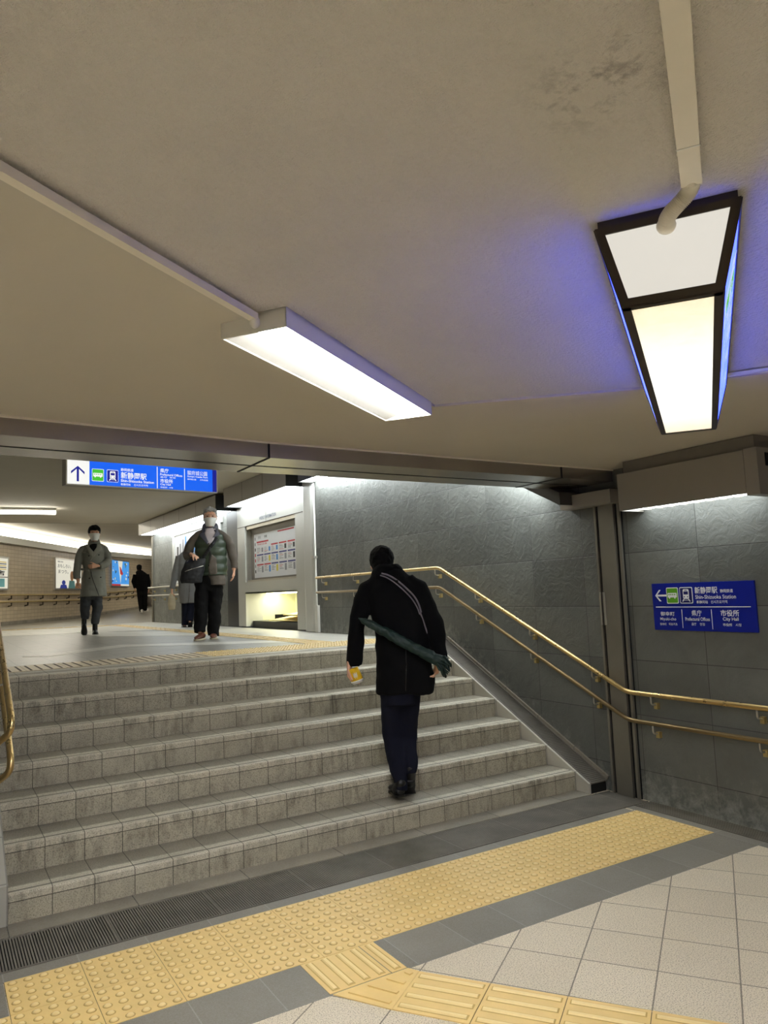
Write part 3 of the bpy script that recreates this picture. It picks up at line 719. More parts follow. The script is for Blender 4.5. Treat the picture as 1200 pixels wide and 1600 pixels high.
# ================================================================== SIGNS
_ft = {}
def text_polys(s, bold=0.0):
    if (s, bold) in _ft: return _ft[(s, bold)]
    c = bpy.data.curves.new('t', 'FONT'); c.body = s; c.size = 1; c.resolution_u = 3; c.offset = bold; c.fill_mode = 'FRONT'
    o = bpy.data.objects.new('t', c); COL.objects.link(o)
    dg = bpy.context.evaluated_depsgraph_get(); dg.update(); me = bpy.data.meshes.new_from_object(o.evaluated_get(dg))
    bpy.data.objects.remove(o); vs = [v.co.copy() for v in me.vertices]; fs = [tuple(p.vertices) for p in me.polygons]
    bpy.data.meshes.remove(me)
    x0 = min(v.x for v in vs); x1 = max(v.x for v in vs); y0 = min(v.y for v in vs); y1 = max(v.y for v in vs)
    _ft[(s, bold)] = ([((v.x-x0)/(x1-x0), (v.y-y0)/(y1-y0)) for v in vs], fs, (x1-x0)/(y1-y0)); return _ft[(s, bold)]
class Sheet:
    """draws on a plane: o = lower left corner, u, v in metres along the plane, n outward"""
    def __init__(s, o, u, v, n): s.o, s.u, s.v, s.n = V(o), V(u).normalized(), V(v).normalized(), V(n).normalized()
    def p(s, x, y, h=0): return s.o+s.u*x+s.v*y+s.n*h
    def poly(s, b, pts, m, h=.001, th=.0008): b.gprism([s.p(x, y, h) for x, y in pts], s.n*th, m)
    def rect(s, b, x0, y0, x1, y1, m, h=.001, th=.0008): s.poly(b, [(x0, y0), (x1, y0), (x1, y1), (x0, y1)], m, h, th)
    def rrect(s, b, x0, y0, x1, y1, r, m, h=.001, th=.0008):
        pts = []
        for cx, cy, a0 in ((x1-r, y0+r, -90), (x1-r, y1-r, 0), (x0+r, y1-r, 90), (x0+r, y0+r, 180)):
            for k in range(5): a = math.radians(a0+22.5*k); pts.append((cx+r*math.cos(a), cy+r*math.sin(a)))
        s.poly(b, pts, m, h, th)
    def text(s, b, t, x0, y0, w_, h_, m, h=.0016, bold=.006):
        vs, fs, _ = text_polys(t, bold); b.add([s.p(x0+x*w_, y0+y*h_, h) for x, y in vs], fs, m)
    def arrow(s, b, cx, cy, L, ang, m, h=.0016, t=None):
        t = t or L*.14; ca, sa = math.cos(ang), math.sin(ang)
        def R(x, y): return (cx+x*ca-y*sa, cy+x*sa+y*ca)
        s.poly(b, [R(-L/2, -t/2), R(L/2-t*.6, -t/2), R(L/2-t*.6, t/2), R(-L/2, t/2)], m, h)
        for sg in (1, -1):
            s.poly(b, [R(L/2, 0), R(L/2-t*.9*1.0, 0), R(L*.0-t*.2, sg*(L*.42)), R(L*.0+t*.95, sg*(L*.42))][::sg], m, h+.0001*sg)
def bus(S, b, x, y, w_, h_, g, wht):
    S.rrect(b, x, y, x+w_, y+h_, w_*.09, wht, .001); S.rrect(b, x+w_*.05, y+h_*.05, x+w_*.95, y+h_*.95, w_*.07, g, .002)
    S.rrect(b, x+w_*.12, y+h_*.38, x+w_*.88, y+h_*.66, w_*.04, wht, .003)
    for k in range(4): S.rect(b, x+w_*(.2+.16*k), y+h_*.52, x+w_*(.29+.16*k), y+h_*.6, g, .004)
    for cx in (.27, .72): S.poly(b, [(x+w_*(cx+.06*math.cos(a)), y+h_*(.36+.06*math.sin(a))) for a in [i*PI/5 for i in range(10)]], wht, .004)
def train(S, b, x, y, w_, h_, nv, wht):
    S.rrect(b, x, y, x+w_, y+h_, w_*.09, wht, .001); S.rrect(b, x+w_*.05, y+h_*.05, x+w_*.95, y+h_*.95, w_*.07, nv, .002)
    S.rrect(b, x+w_*.27, y+h_*.28, x+w_*.73, y+h_*.88, w_*.1, wht, .003)
    S.rrect(b, x+w_*.33, y+h_*.55, x+w_*.67, y+h_*.74, w_*.03, nv, .004); S.rect(b, x+w_*.4, y+h_*.79, x+w_*.6, y+h_*.83, nv, .004)
    for cx in (.37, .63): S.poly(b, [(x+w_*(cx+.04*math.cos(a)), y+h_*(.41+.04*math.sin(a))) for a in [i*PI/4 for i in range(8)]], nv, .004)
    for sg in (-1, 1): S.poly(b, [(x+w_*(.5+sg*.14), y+h_*.28), (x+w_*(.5+sg*.22), y+h_*.28), (x+w_*(.5+sg*.32), y+h_*.12), (x+w_*(.5+sg*.24), y+h_*.12)], wht, .003)
    S.rect(b, x+w_*.3, y+h_*.19, x+w_*.7, y+h_*.22, wht, .0035)

# blue wall sign
W_, H_ = .786, .327
sg = thing('wall_sign', 'blue direction sign with left arrow mounted on the right slate wall', 'sign', (XW, 3.24, 1.22))
S = Sheet((XW-.013, 3.628, 1.2225), (0, -1, 0), (0, 0, 1), (-1, 0, 0))
MB().box((XW-.012, 3.628-W_, 1.2225), (XW, 3.628, 1.2225+H_), 'blue_paint').build('panel', sg)
b = MB()
S.arrow(b, .075, H_-.085, .095, PI, 'sign_white', .002); b.build('arrow', sg)
b = MB(); bus(S, b, .123, H_-.142, .097, .112, 'sign_green', 'sign_white'); b.build('bus_symbol', sg)
b = MB(); train(S, b, .232, H_-.142, .103, .112, 'navy', 'sign_white'); b.build('train_symbol', sg)
b = MB()
S.rect(b, .025, H_-.168, W_-.035, H_-.163, 'sign_white'); S.rect(b, .236, .018, .240, H_-.182, 'sign_white'); S.rect(b, .466, .014, .470, H_-.182, 'sign_white')
S.text(b, '新静岡駅', .353, H_-.077, .172, .046, 'sign_white', bold=.012); S.text(b, '静岡鉄道', .545, H_-.073, .092, .023, 'sign_white')
S.text(b, 'Shin-Shizuoka Station', .355, H_-.112, .300, .026, 'sign_white', bold=.008)
S.text(b, '新静冈站', .362, H_-.143, .085, .021, 'sign_white'); S.text(b, '신시즈오카역', .470, H_-.143, .120, .021, 'sign_white')
S.text(b, '御幸町', .060, .100, .118, .040, 'sign_white', bold=.012); S.text(b, 'Miyuki-cho', .055, .062, .132, .027, 'sign_white', bold=.008); S.text(b, '御幸町', .050, .033, .055, .019, 'sign_white'); S.text(b, '미유키초', .125, .033, .070, .019, 'sign_white')
S.text(b, '県庁', .315, .100, .078, .040, 'sign_white', bold=.012); S.text(b, 'Prefectural Offices', .262, .068, .190, .024, 'sign_white', bold=.012); S.text(b, '县厅', .308, .036, .038, .019, 'sign_white'); S.text(b, '현청', .372, .036, .038, .019, 'sign_white')
S.text(b, '市役所', .535, .100, .132, .042, 'sign_white', bold=.012); S.text(b, 'City Hall', .548, .066, .112, .028, 'sign_white', bold=.008); S.text(b, '市役所', .545, .036, .066, .019, 'sign_white'); S.text(b, '시청', .635, .036, .040, .019, 'sign_white')
b.build('lettering', sg)

# overhead lit sign in the corridor
A0 = on_axis(103, 757, 1, 10.0); A1 = on_axis(340, 770, 1, 10.3); A1.z = A0.z
ud = (A1-A0).normalized(); nd = V((ud.y, -ud.x, 0)); WS = (A1-A0).length; HS = .345
os_ = thing('overhead_sign', 'long lit blue direction sign with up arrow hanging from the corridor ceiling', 'sign', tuple((A0+A1)/2))
b = MB(); b.obox(A0-nd*.16, ud, V((0, 0, 1)), nd, WS, HS, .155, 'panel'); b.build('box', os_)
b = MB()
b.obox(A0-nd*.01, ud, V((0, 0, 1)), nd, WS, .014, .014, 'white'); b.obox(A0-nd*.01, ud, V((0, 0, 1)), nd, .014, HS, .014, 'white'); b.obox(A0+ud*(WS-.014)-nd*.01, ud, V((0, 0, 1)), nd, .014, HS, .014, 'white'); b.obox(A0+V((0, 0, HS-.012))-nd*.01, ud, V((0, 0, 1)), nd, WS, .012, .014, 'white')
b.build('frame', os_)
S = Sheet(A0-nd*.006, ud, (0, 0, 1), nd)
b = MB(); S.rect(b, .29, .01, WS-.075, HS-.01, 'lit_blue', .001); b.build('blue_face', os_)
b = MB(); S.rect(b, WS-.075, .01, WS-.012, HS-.01, 'lit_navy', .001); b.build('dark_edge', os_, label='dark blue end of the sign')
b = MB(); S.rect(b, .012, .01, .29, HS-.01, 'lit_white', .001); b.build('white_face', os_)
b = MB(); S.arrow(b, .145, .15, .20, PI/2, 'lit_navy', .003); b.build('arrow', os_)
b = MB(); bus(S, b, .32, .065, .155, .165, 'lit_green', 'lit_white'); b.build('bus_symbol', os_)
b = MB(); train(S, b, .51, .065, .155, .165, 'lit_navy', 'lit_white'); b.build('train_symbol', os_)
b = MB(); L_ = 'lit_white'
S.rect(b, 1.188, .02, 1.198, HS-.03, L_, .002); S.rect(b, 1.583, .02, 1.593, HS-.03, L_, .002)
S.text(b, '静岡鉄道', .695, .222, .17, .04, L_, .003); S.text(b, '新静岡駅', .695, .122, .35, .09, L_, .003, .012); S.text(b, 'Shin-Shizuoka Station', .695, .078, .45, .036, L_, .003, .015); S.text(b, '新静冈站', .695, .032, .13, .03, L_, .003); S.text(b, '신시즈오카역', .87, .032, .19, .03, L_, .003)
S.text(b, '県庁', 1.235, .24, .12, .06, L_, .003, .012); S.text(b, 'Prefectural Offices', 1.235, .20, .32, .032, L_, .003, .012); S.text(b, '县厅  현청', 1.235, .168, .22, .022, L_, .003); S.text(b, '市役所', 1.235, .098, .18, .058, L_, .003, .012); S.text(b, 'City Hall', 1.235, .06, .15, .032, L_, .003, .015); S.text(b, '市役所  시청', 1.235, .028, .18, .022, L_, .003)
S.text(b, '駿府城公園', 1.63, .235, .30, .065, L_, .003, 0); S.text(b, 'Sumpu Castle Park', 1.63, .198, .31, .03, L_, .003, .012); S.text(b, '骏府城公园', 1.63, .165, .13, .022, L_, .003); S.text(b, '슨푸성공원', 1.82, .165, .12, .022, L_, .003)
b.build('lettering', os_)
b = MB()
for f in (.15, .85): b.bar(A0+ud*WS*f-nd*.08+V((0, 0, HS)), A0+ud*WS*f-nd*.08+V((0, 0, 3.41-A0.z)), .03, .03, 'white')
b.build('hanger', os_)

# lettering on the two blue faces of the hanging light box
for (P, Q, R_, T_, sgn) in ((C, C2, TA2, TA, 1), (D2, D, TB, TB2, -1)):
    u_ = (Q-P).normalized(); v_ = ((T_-P)-u_*(T_-P).dot(u_)).normalized(); n_ = u_.cross(v_)
    if n_.dot(A_)*sgn > 0: n_ = -n_
    # reading direction runs so that letters face outwards
    S = Sheet(P, u_, v_, n_) if u_.cross(v_).dot(n_) > 0 else Sheet(Q, -u_, v_, n_)
    b = MB(); k = .15; L = 'box_white'
    S.arrow(b, .13, .09, .11, PI/2, L, .003); bus(S, b, .22, .045, .1, .1, 'box_green', L); train(S, b, .34, .045, .1, .1, 'box_blue', L)
    S.text(b, '新静岡駅', .47, .085, .30, .065, L, .003, .03); S.text(b, 'Shin-Shizuoka Station', .47, .05, .36, .024, L, .003, .015)
    S.rect(b, .88, .02, .886, .16, L, .003); S.text(b, '県庁', .92, .10, .12, .05, L, .003, .03); S.text(b, 'Prefectural Offices', .92, .05, .22, .024, L, .003)
    S.text(b, '市役所', 1.2, .10, .18, .05, L, .003, .03); S.text(b, 'City Hall', 1.2, .05, .14, .024, L, .003)
    b.build('lettering', bxo)

# unit heading and the poster inside the case
S = Sheet((XB-.003, 12.3, ZL), (0, -1, 0), (0, 0, 1), (-1, 0, 0))
m_ink = mat('ink_blue_grey', (110, 118, 140), .5); b = MB(); S.text(b, 'WEEKLY INFORMATION', 1.03, 1.735, .68, .055, m_ink, .001, .01); b.build('heading', u)
po = thing('notice_poster', 'large printed notice sheet with red and blue columns in the glazed case', 'poster', (XB+.08, 10.85, 1.87))
S = Sheet((XB+.09, 11.75, 1.87), (0, -1, 0), (0, 0, 1), (-1, 0, 0)); PW, PH = 1.82, .72
m_paper = mat('paper_white', (228, 228, 230), .5, var=.02); m_red = mat('print_red', (196, 50, 60), .5); m_pblue = mat('print_blue', (52, 58, 130), .5); m_pk = mat('print_black', (50, 48, 50), .5); m_yel = mat('print_yellow', (226, 208, 60), .5); m_cy = mat('print_cyan', (70, 140, 210), .5); m_gry = mat('print_grey', (150, 150, 156), .5)
b = MB(); S.rect(b, 0, 0, PW, PH, m_paper, 0, .003); b.build('sheet', po)
b = MB(); R = random.Random(5)
S.rect(b, 1.0, PH-.035, 1.62, PH-.015, m_red, .003)
S.text(b, '週間', .18, PH-.085, .12, .045, m_gry, .004); S.text(b, '情報', .45, PH-.085, .12, .045, m_pk, .004)
cols = [(.12, .40), (.43, .70), (.73, 1.0), (1.04, 1.33), (1.37, 1.64)]
S.rect(b, .12, PH-.15, .62, PH-.125, m_red, .003); S.text(b, '特別企画', .15, PH-.19, .40, .03, m_red, .004)
for ci, (a, c) in enumerate(cols):
    for ri, (yt, hh) in enumerate(((PH-.22, .11), (PH-.36, .14), (PH-.52, .16))):
        S.rect(b, a, yt, c, yt+.022, (m_red if (ri == 0 and ci > 1) or (ri == 2 and ci < 2) else m_pblue) if not (ri == 0 and ci < 2) else m_paper, .003)
        for k in range(5):
            w0 = R.uniform(.3, .62); S.rect(b, a+.01, yt-.02-k*.018, a+(c-a)*w0, yt-.014-k*.018, R.choice([m_gry, m_gry, m_pk, m_red]), .003)
        S.rect(b, a+(c-a)*.72, yt-.02-hh*.6, c-.01, yt-.015, R.choice([m_pk, m_gry, m_yel if ri else m_pk, m_cy, m_red, m_gry]), .003)
for k in range(7): S.rect(b, .03, .08+.09*k, .07, .13+.09*k, R.choice([m_red, m_gry, m_pk]), .003); S.rect(b, 1.70, .08+.09*k, 1.75, .13+.09*k, R.choice([m_red, m_pblue, m_gry]), .003)
b.build('print', po)
# things lying in the niche
m_card = mat('cardboard', (222, 202, 134), .7, var=.08)
for i, (yy, zz, rr, lab) in enumerate(((10.35, ZL+.215, .05, 'upper flat sheet of yellow cardboard in the niche'), (10.55, ZL+.135, -.12, 'lower flat sheet of yellow cardboard on the niche plinth'))):
    b = MB(); u_ = V((math.sin(rr), math.cos(rr), .0)); v_ = V((math.cos(rr), -math.sin(rr), .12)).normalized(); n_ = u_.cross(v_).normalized()
    b.obox(V((XB+.16+.1*i*0, yy-.4, zz)), u_, v_, n_, .95, .5, .012, m_card); b.build('cardboard_sheet', label=lab, cat='cardboard')
b = MB(); b.ell((XB+.45, 9.99, ZL+.30), .13, .10, .09, 'black'); b.tube([(XB+.4, 9.97, ZL+.36), (XB+.45, 10.05, ZL+.42), (XB+.5, 10.04, ZL+.35)], .012, 'black', 8); o = b.build('bag', label='small black bundle lying on the cardboard in the niche', cat='bag'); remesh(o, .012, 2, .012, 14)
# info case on the far slate wall
ic = thing('notice_case', 'white framed glass notice case on the far slate wall behind the old man', 'notice board', (4.55, 15.5, 2.0))
MB().box((4.53, 13.2, 2.95), (4.56, 16.6, 3.06), 'white_panel').build('header', ic)
b = MB(); b.box((4.53, 16.35, 1.9), (4.56, 16.5, 2.95), 'white_panel'); b.box((4.53, 13.3, 1.9), (4.56, 13.45, 2.95), 'white_panel'); b.box((4.53, 13.3, 1.85), (4.56, 16.5, 1.92), 'white_panel'); b.build('frame', ic)
MB().box((4.55, 13.45, 1.92), (4.558, 16.35, 2.95), m_paper).build('sheet', ic)
b = MB(); S = Sheet((4.55, 16.3, 1.95), (0, -1, 0), (0, 0, 1), (-1, 0, 0))
for k in range(14): S.rect(b, .1+.2*k, R.uniform(.1, .5), .22+.2*k, R.uniform(.55, .95), R.choice([m_gry, m_cy, m_pk, m_gry]), .001)
b.build('print', ic)

# ================================================================== HANDRAILS
def curve(pts, r=.09, n=6):
    pts = [V(p) for p in pts]; out = [pts[0]]
    for a, p, c in zip(pts[:-2], pts[1:-1], pts[2:]):
        d1 = (a-p); d2 = (c-p); q = min(r, d1.length*.45, d2.length*.45); s_ = p+d1.normalized()*q; e_ = p+d2.normalized()*q
        for i in range(n+1):
            t = i/n; out.append(s_*(1-t)**2+p*2*t*(1-t)+e_*t*t)
    out.append(pts[-1]); return out
def bracket(x_wall, x_rail, y, z, par, sgn=1):
    b = MB(); b.box((min(x_wall, x_wall-.03*sgn), y-.014, z-.105), (max(x_wall, x_wall-.03*sgn), y+.014, z-.063), 'bronze')
    b.tube(curve([(x_wall-.028*sgn, y, z-.075), (x_rail, y, z-.07), (x_rail, y, z-.012)], .025, 4), .006, 'chrome', 8); b.build('bracket', par)
XR = 4.372
for nm, dz, rr, pal in (('upper', 0, .0175, 'brass'), ('lower', -.2, .0165, 'brass_low')):
    t = thing('handrail', 'brass handrail on the slate wall beside the stairs, %s of the pair' % nm, 'handrail', (XW, 4.0, .78+dz))
    zu = 1.785 if dz == 0 else 1.59
    pts = [(XW, 9.02, zu), (XR, 9.0, zu), (XR, 6.17, zu), (XR, 3.87, .77+dz), (XR, -1.0, .77+dz)]
    pts = [(XR, 8.98, zu)]+pts[2:]
    b = MB(); b.tube(curve(pts, .06), rr, pal, 14); b.build('rail', t)
    def rz(y): return zu if y > 6.17 else (.77+dz+(zu-.77-dz)*(y-3.87)/(6.17-3.87) if y > 3.87 else .77+dz)
    for y in (8.83, 7.97, 7.1, 6.24, 5.6, 4.88, 4.2, 3.66, 2.86, 2.05, 1.2): bracket(XW, XR, y, rz(y), t)
for nm, dz in (('upper', 0), ('lower', -.2)):
    t = thing('handrail', 'brass handrail end curling back at the left edge of the stairs, %s of the pair' % nm, 'handrail', (.27, 4.6, 1.0+dz))
    b = MB(); e = lambda y: 1.0+dz+.4455*(y-4.53)
    b.tube(curve([(.375, 6.4, e(6.4)), (.375, 4.50, e(4.50)), (.372, 4.475, e(4.50)-.075), (.30, 4.53, e(4.5)-.14), (.272, 4.56, e(4.5)-.15)], .06), .018, 'brass', 14); b.build('rail', t)
    for y in (4.95, 5.8): bracket(.27, .375, y, e(y), t, -1)
# corridor rails on the far slate wall, and rails on the tan wall
for nm, z in (('upper', 1.87), ('lower', 1.68)):
    t = thing('handrail', 'metal handrail on the far slate wall of the corridor, %s of the pair' % nm, 'handrail', (4.56, 15.6, z))
    b = MB(); b.tube([(4.48, 13.2, z-.02), (4.48, 18.45, z)], .02, 'chrome', 10); b.build('rail', t)
    for k in range(6): bracket(4.56, 4.48, 13.6+.9*k, z-.01, t)
    t = thing('handrail', 'bronze handrail running along the tan tiled wall, %s of the pair' % nm, 'handrail', tuple(far(3, z-ZL, .05)))
    zz = z-ZL; b = MB(); b.tube([far(s_, zz, .09) for s_ in (-8, 0, 3, 6, 9, 12, 15.2, 20)], .024, 'bronze', 10); b.build('rail', t)
    for k in range(20):
        s_ = -.6+1.05*k; b = MB(); p = far(s_, zz, .09); b.tube([p, p+V((0, 0, -.10)), far(s_, zz-.12, 0)], .02, 'brown_frame', 6); b.build('bracket', t)

# posters on the tan wall
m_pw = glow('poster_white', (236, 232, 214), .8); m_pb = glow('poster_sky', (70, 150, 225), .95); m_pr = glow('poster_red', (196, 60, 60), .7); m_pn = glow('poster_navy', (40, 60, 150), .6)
m_sk = mat('poster_skin', (196, 140, 90), .5); m_py = mat('poster_yellow', (222, 196, 70), .5); m_pd = mat('poster_ink', (40, 38, 40), .5); m_pt = mat('poster_teal', (120, 190, 200), .5)
def far_hit(x, y, off=.05):
    d = px_dir(x, y); pt = FA-fn_*off; nn = fn_; return EYE+d*((pt-EYE).dot(nn)/d.dot(nn))
def poster(x0, x1, yt, yb, label, face, draw):
    a = far_hit(x0, yb); c = far_hit(x1, yb); tt = far_hit(x0, yt); hgt = tt.z-a.z; wd = (V((c.x, c.y, 0))-V((a.x, a.y, 0))).length
    t = thing('poster', label, 'poster', tuple((a+c)/2)); S = Sheet(a, fd, (0, 0, 1), -fn_)
    b = MB(); S.rect(b, 0, 0, wd, hgt, face, 0, .01); b.build('sheet', t)
    b = MB(); g = .05
    for r_ in ((-g, -g, wd+g, 0), (-g, hgt, wd+g, hgt+g), (-g, 0, 0, hgt), (wd, 0, wd+g, hgt)): S.rect(b, *r_, 'chrome', -.03, .055)
    b.build('frame', t); b = MB(); draw(S, b, wd, hgt); b.build('print', t)
def d1(S, b, w_, h):
    S.text(b, 'おもしろい、', w_*.08, h*.72, w_*.5, h*.13, m_pd, .014); S.text(b, 'まつり。', w_*.1, h*.52, w_*.38, h*.13, m_pd, .014)
    S.text(b, '静岡', w_*.07, h*.9, w_*.2, h*.05, m_pd, .014)
    for cx, m1, m2, hh in ((.3, m_pn, m_pn, .28), (.62, m_pt, m_sk, .62), (.88, m_sk, m_sk, .45)):
        S.poly(b, [(w_*(cx-.14), 0), (w_*(cx+.14), 0), (w_*(cx+.1), h*hh*.45), (w_*(cx-.1), h*hh*.45)], m1, .014)
        S.poly(b, [(w_*(cx+.07*math.cos(a)), h*(hh*.72+.3*hh*math.sin(a))) for a in [i*PI/6 for i in range(12)]], m2, .016)
def d2(S, b, w_, h):
    R2 = random.Random(2)
    S.poly(b, [(w_*.35, h), (w_*.62, h), (w_*.56, h*.6), (w_*.5, h*.1), (w_*.42, h*.55)], m_pw, .014)
    S.poly(b, [(w_*.44, h*.78), (w_*.5, h*.74), (w_*.64, h*.5), (w_*.58, h*.42), (w_*.47, h*.48)], m_pr, .018)
    for k in range(26):
        x = R2.choice([R2.uniform(0, .25), R2.uniform(.72, .93)])*w_; y = R2.uniform(.12, .9)*h; S.rect(b, x, y, x+w_*R2.uniform(.03, .07), y+h*R2.uniform(.02, .12), R2.choice([m_pw, m_pn, m_pt, m_pw]), .014)
    S.rect(b, 0, 0, w_*.5, h*.07, m_pr, .014); S.rect(b, w_*.5, 0, w_, h*.07, m_pw, .014)
def d3(S, b, w_, h):
    for k in range(5): S.rect(b, w_*.05, h*(.86-.06*k), w_*.95, h*(.89-.06*k), m_py if k % 2 == 0 else m_pd, .014)
    S.rect(b, 0, h*.36, w_, h*.39, m_pd, .014); S.text(b, '本店', w_*.3, h*.42, w_*.6, h*.18, m_pd, .014, .03)
    S.rect(b, w_*.05, h*.05, w_*.9, h*.33, m_pt, .014)
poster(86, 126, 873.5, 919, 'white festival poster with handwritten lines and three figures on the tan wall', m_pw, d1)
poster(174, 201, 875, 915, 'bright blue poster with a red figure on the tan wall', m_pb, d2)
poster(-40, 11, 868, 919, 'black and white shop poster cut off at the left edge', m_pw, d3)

# ================================================================== PEOPLE
m_skin = mat('skin', (224, 172, 142), .5, var=.06); m_hairb = mat('black_hair', (12, 11, 11), .8, var=.3, spec=.15); m_hairg = mat('grey_hair', (150, 150, 148), .6, var=.35, vs=90, bump=.5, bs=200)
m_mask = mat('face_mask', (232, 232, 228), .7, var=.03); m_eye = mat('eye_dark', (24, 20, 18), .3)
m_coatk = mat('black_wool', (12, 12, 14), .95, var=.3, bump=.3, bs=300, spec=.15); m_navy = mat('navy_trousers', (17, 19, 34), .85, var=.2, spec=.2); m_shoe = mat('black_leather', (16, 15, 15), .35)
m_green = mat('dark_green_puffer', (60, 72, 56), .45, var=.15); m_wool = mat('brown_grey_wool', (100, 92, 84), .95, var=.15, bump=.3, bs=250); m_shirt = mat('lilac_shirt', (196, 186, 190), .8); m_ktr = mat('black_trousers', (15, 14, 15), .9, spec=.2)
m_brown = mat('brown_leather', (104, 62, 48), .45); m_trench = mat('grey_trench', (130, 130, 121), .85, var=.08); m_lapel = mat('grey_trench_lapel', (142, 141, 131), .85); m_grtr = mat('grey_worn_trousers', (52, 54, 58), .7, var=.5, vs=9)
m_ladyc = mat('grey_lady_coat', (118, 118, 118), .9, var=.1); m_collar = mat('slate_blue_collar', (88, 88, 100), .8); m_bagb = mat('black_nylon', (24, 25, 30), .6, var=.2); m_beige = mat('beige_fabric', (184, 172, 146), .9)
m_strap = mat('grey_strap', (120, 112, 122), .6); m_dgreen = mat('dark_green_nylon', (14, 40, 35), .6, var=.3); m_cup = mat('yellow_paper_cup', (236, 190, 24), .5); m_lid = mat('white_lid', (235, 232, 224), .4)
ZU = V((0, 0, 1))
class Person:
    def __init__(s, base, label, face):
        s.base = V(base); hd = V((s.base.x, s.base.y, 0)).normalized(); s.Fc = -hd; s.L = V((hd.y, -hd.x, 0)); s.dep = (s.base-EYE).dot(fwd); s.s = s.dep/F_PX
        s.root = thing('person', label, 'person', tuple(base)); s.face = (s.Fc*face[0]+s.L*face[1]).normalized(); s.side = V((-s.face.y, s.face.x, 0))
    def P(s, x, y, d=0.0):    # a joint: where the sight line meets the upright plane d metres in front of the person's own plane
        q = s.base+s.Fc*d; r = px_dir(x, y); return EYE+r*((q-EYE).dot(s.Fc)/r.dot(s.Fc))
    def ring(s, x0, x1, y, dep, d=0.0, tilt=0.0):   # horizontal torso ring spanning pixels x0..x1
        a, c = s.P(x0, y, d), s.P(x1, y, d); ctr = (a+c)/2; return (ctr, s.L*((c-a).length/2), s.Fc*dep+ZU*tilt)
    def part(s, b, name, vox=None, sm=2, wr=0.0, wf=8.0, fn=None, parent=None, label=None):
        o = b.build(name, parent or s.root, label=label)
        if vox: remesh(o, vox, sm, wr, wf, fn)
        return o
HR = [(0, .026, .03, .050), (.07, .046, .052, .034), (.2, .060, .076, .014), (.35, .069, .090, .002), (.5, .075, .097, -.003), (.65, .077, .099, -.006), (.8, .071, .091, -.010), (.92, .052, .068, -.012), (1, .018, .024, -.012)]
def head(b, chin, H_, f, sd, up=ZU, m=None, nose=True):
    k = H_/.235; m = m or m_skin
    b.loft([(chin+up*(t*H_)+f*(o_*k), sd*(rx*k), f*(ry*k)) for t, rx, ry, o_ in HR], m, 20)
    if nose: b.tube([chin+up*.55*H_+f*.092*k, chin+up*.41*H_+f*.102*k, chin+up*.35*H_+f*.098*k], [.008*k, .012*k, .014*k], m, 8)
    for sg in (-1, 1): b.ell(chin+up*.47*H_+sd*sg*.077*k-f*.005*k, .010*k, .018*k, .032*k, m, (sd, f, up), 8)
    b.tube([chin+up*.62*H_+f*.088*k-sd*.045*k, chin+up*.63*H_+f*.096*k, chin+up*.62*H_+f*.088*k+sd*.045*k], .008*k, m, 6)
def hair(b, chin, H_, f, sd, m, up=ZU, low=.42, grow=.012, back=.022):
    k = H_/.235; rr = []
    for t, rx, ry, o_ in [(low, .060, .070, -.018), (.5, .077, .092, -.008), (.62, .080, .096, -.006), (.74, .080, .098, -.004), (.84, .075, .096, .002), (.92, .062, .080, .0), (1.0, .040, .05, -.004), (1.05, .012, .016, -.008)]:
        rr.append((chin+up*(t*H_)+f*((o_-back*(1 if t < .8 else .35))*k), sd*((rx+grow*.6)*k), f*((ry+grow*(.2 if t < .8 else .8))*k)))
    b.loft(rr, m, 20)
def hand(b, wr, d, pn, th, L=.18, curl=.4, m=None, k=1.0, spread=1.0):
    """wr wrist point, d direction of the fingers, pn palm normal, th direction of the thumb side"""
    m = m or m_skin; d = d.normalized(); pn = (pn-d*pn.dot(d)).normalized(); th = (th-d*th.dot(d)-pn*th.dot(pn)).normalized(); L = L*k
    c1 = wr+d*L*.48
    b.loft([(wr-d*.03, th*.024*k, pn*.019*k), (wr, th*.026*k, pn*.018*k), (wr+d*L*.2, th*.036*k, pn*.017*k), (c1, th*.040*k, pn*.014*k), (c1+d*.008, th*.036*k, pn*.010*k)], m, 14)
    for i, (o_, ln) in enumerate(((.029, .44), (.010, .49), (-.010, .46), (-.028, .36))):
        p = c1+th*o_*k-d*.008; q = [p]; dd = (d+th*(o_*2.0*spread)).normalized(); c = curl*(1+.12*i)
        for f_, g in ((.46, .6), (.30, 1.0), (.24, .8)):
            ang = c*g; ax = dd.cross(pn).normalized(); dd = (dd*math.cos(ang)+pn*math.sin(ang)).normalized(); p = p+dd*(L*ln*f_*1.15); q.append(p)
        b.tube(q, [.0092*k, .0088*k, .0082*k, .0070*k], m, 8)
    p = wr+d*L*.16+th*.026*k; q = [p]; dd = (d*.75+th*.62+pn*.2).normalized()
    for ln in (.036, .030, .024):
        p = p+dd*ln*k; q.append(p); dd = (dd+d*.25+pn*curl*.35).normalized()
    b.tube(q, [.0130*k, .0112*k, .0100*k, .0085*k], m, 8)
def shoe(b, heel, d, L=.27, m=None, up=ZU, w_=.045, h=.055, ank=None):
    d = d.normalized(); sd = d.cross(up).normalized(); up = sd.cross(d).normalized()
    R_ = [(0.0, .62, .62), (.06, .8, .95), (.2, .85, 1.15), (.35, .85, 1.1), (.5, .95, .85), (.68, 1.05, .65), (.85, .95, .52), (.96, .6, .36), (1, .25, .2)]
    b.loft([(heel+d*(t*L)+up*(h*hh/2+.014), sd*w_*ww, up*h*hh/2) for t, ww, hh in R_], m, 14)
    if ank is not None: b.tube([heel+d*L*.22+up*h*.6, ank], [.042, .042], m, 12)
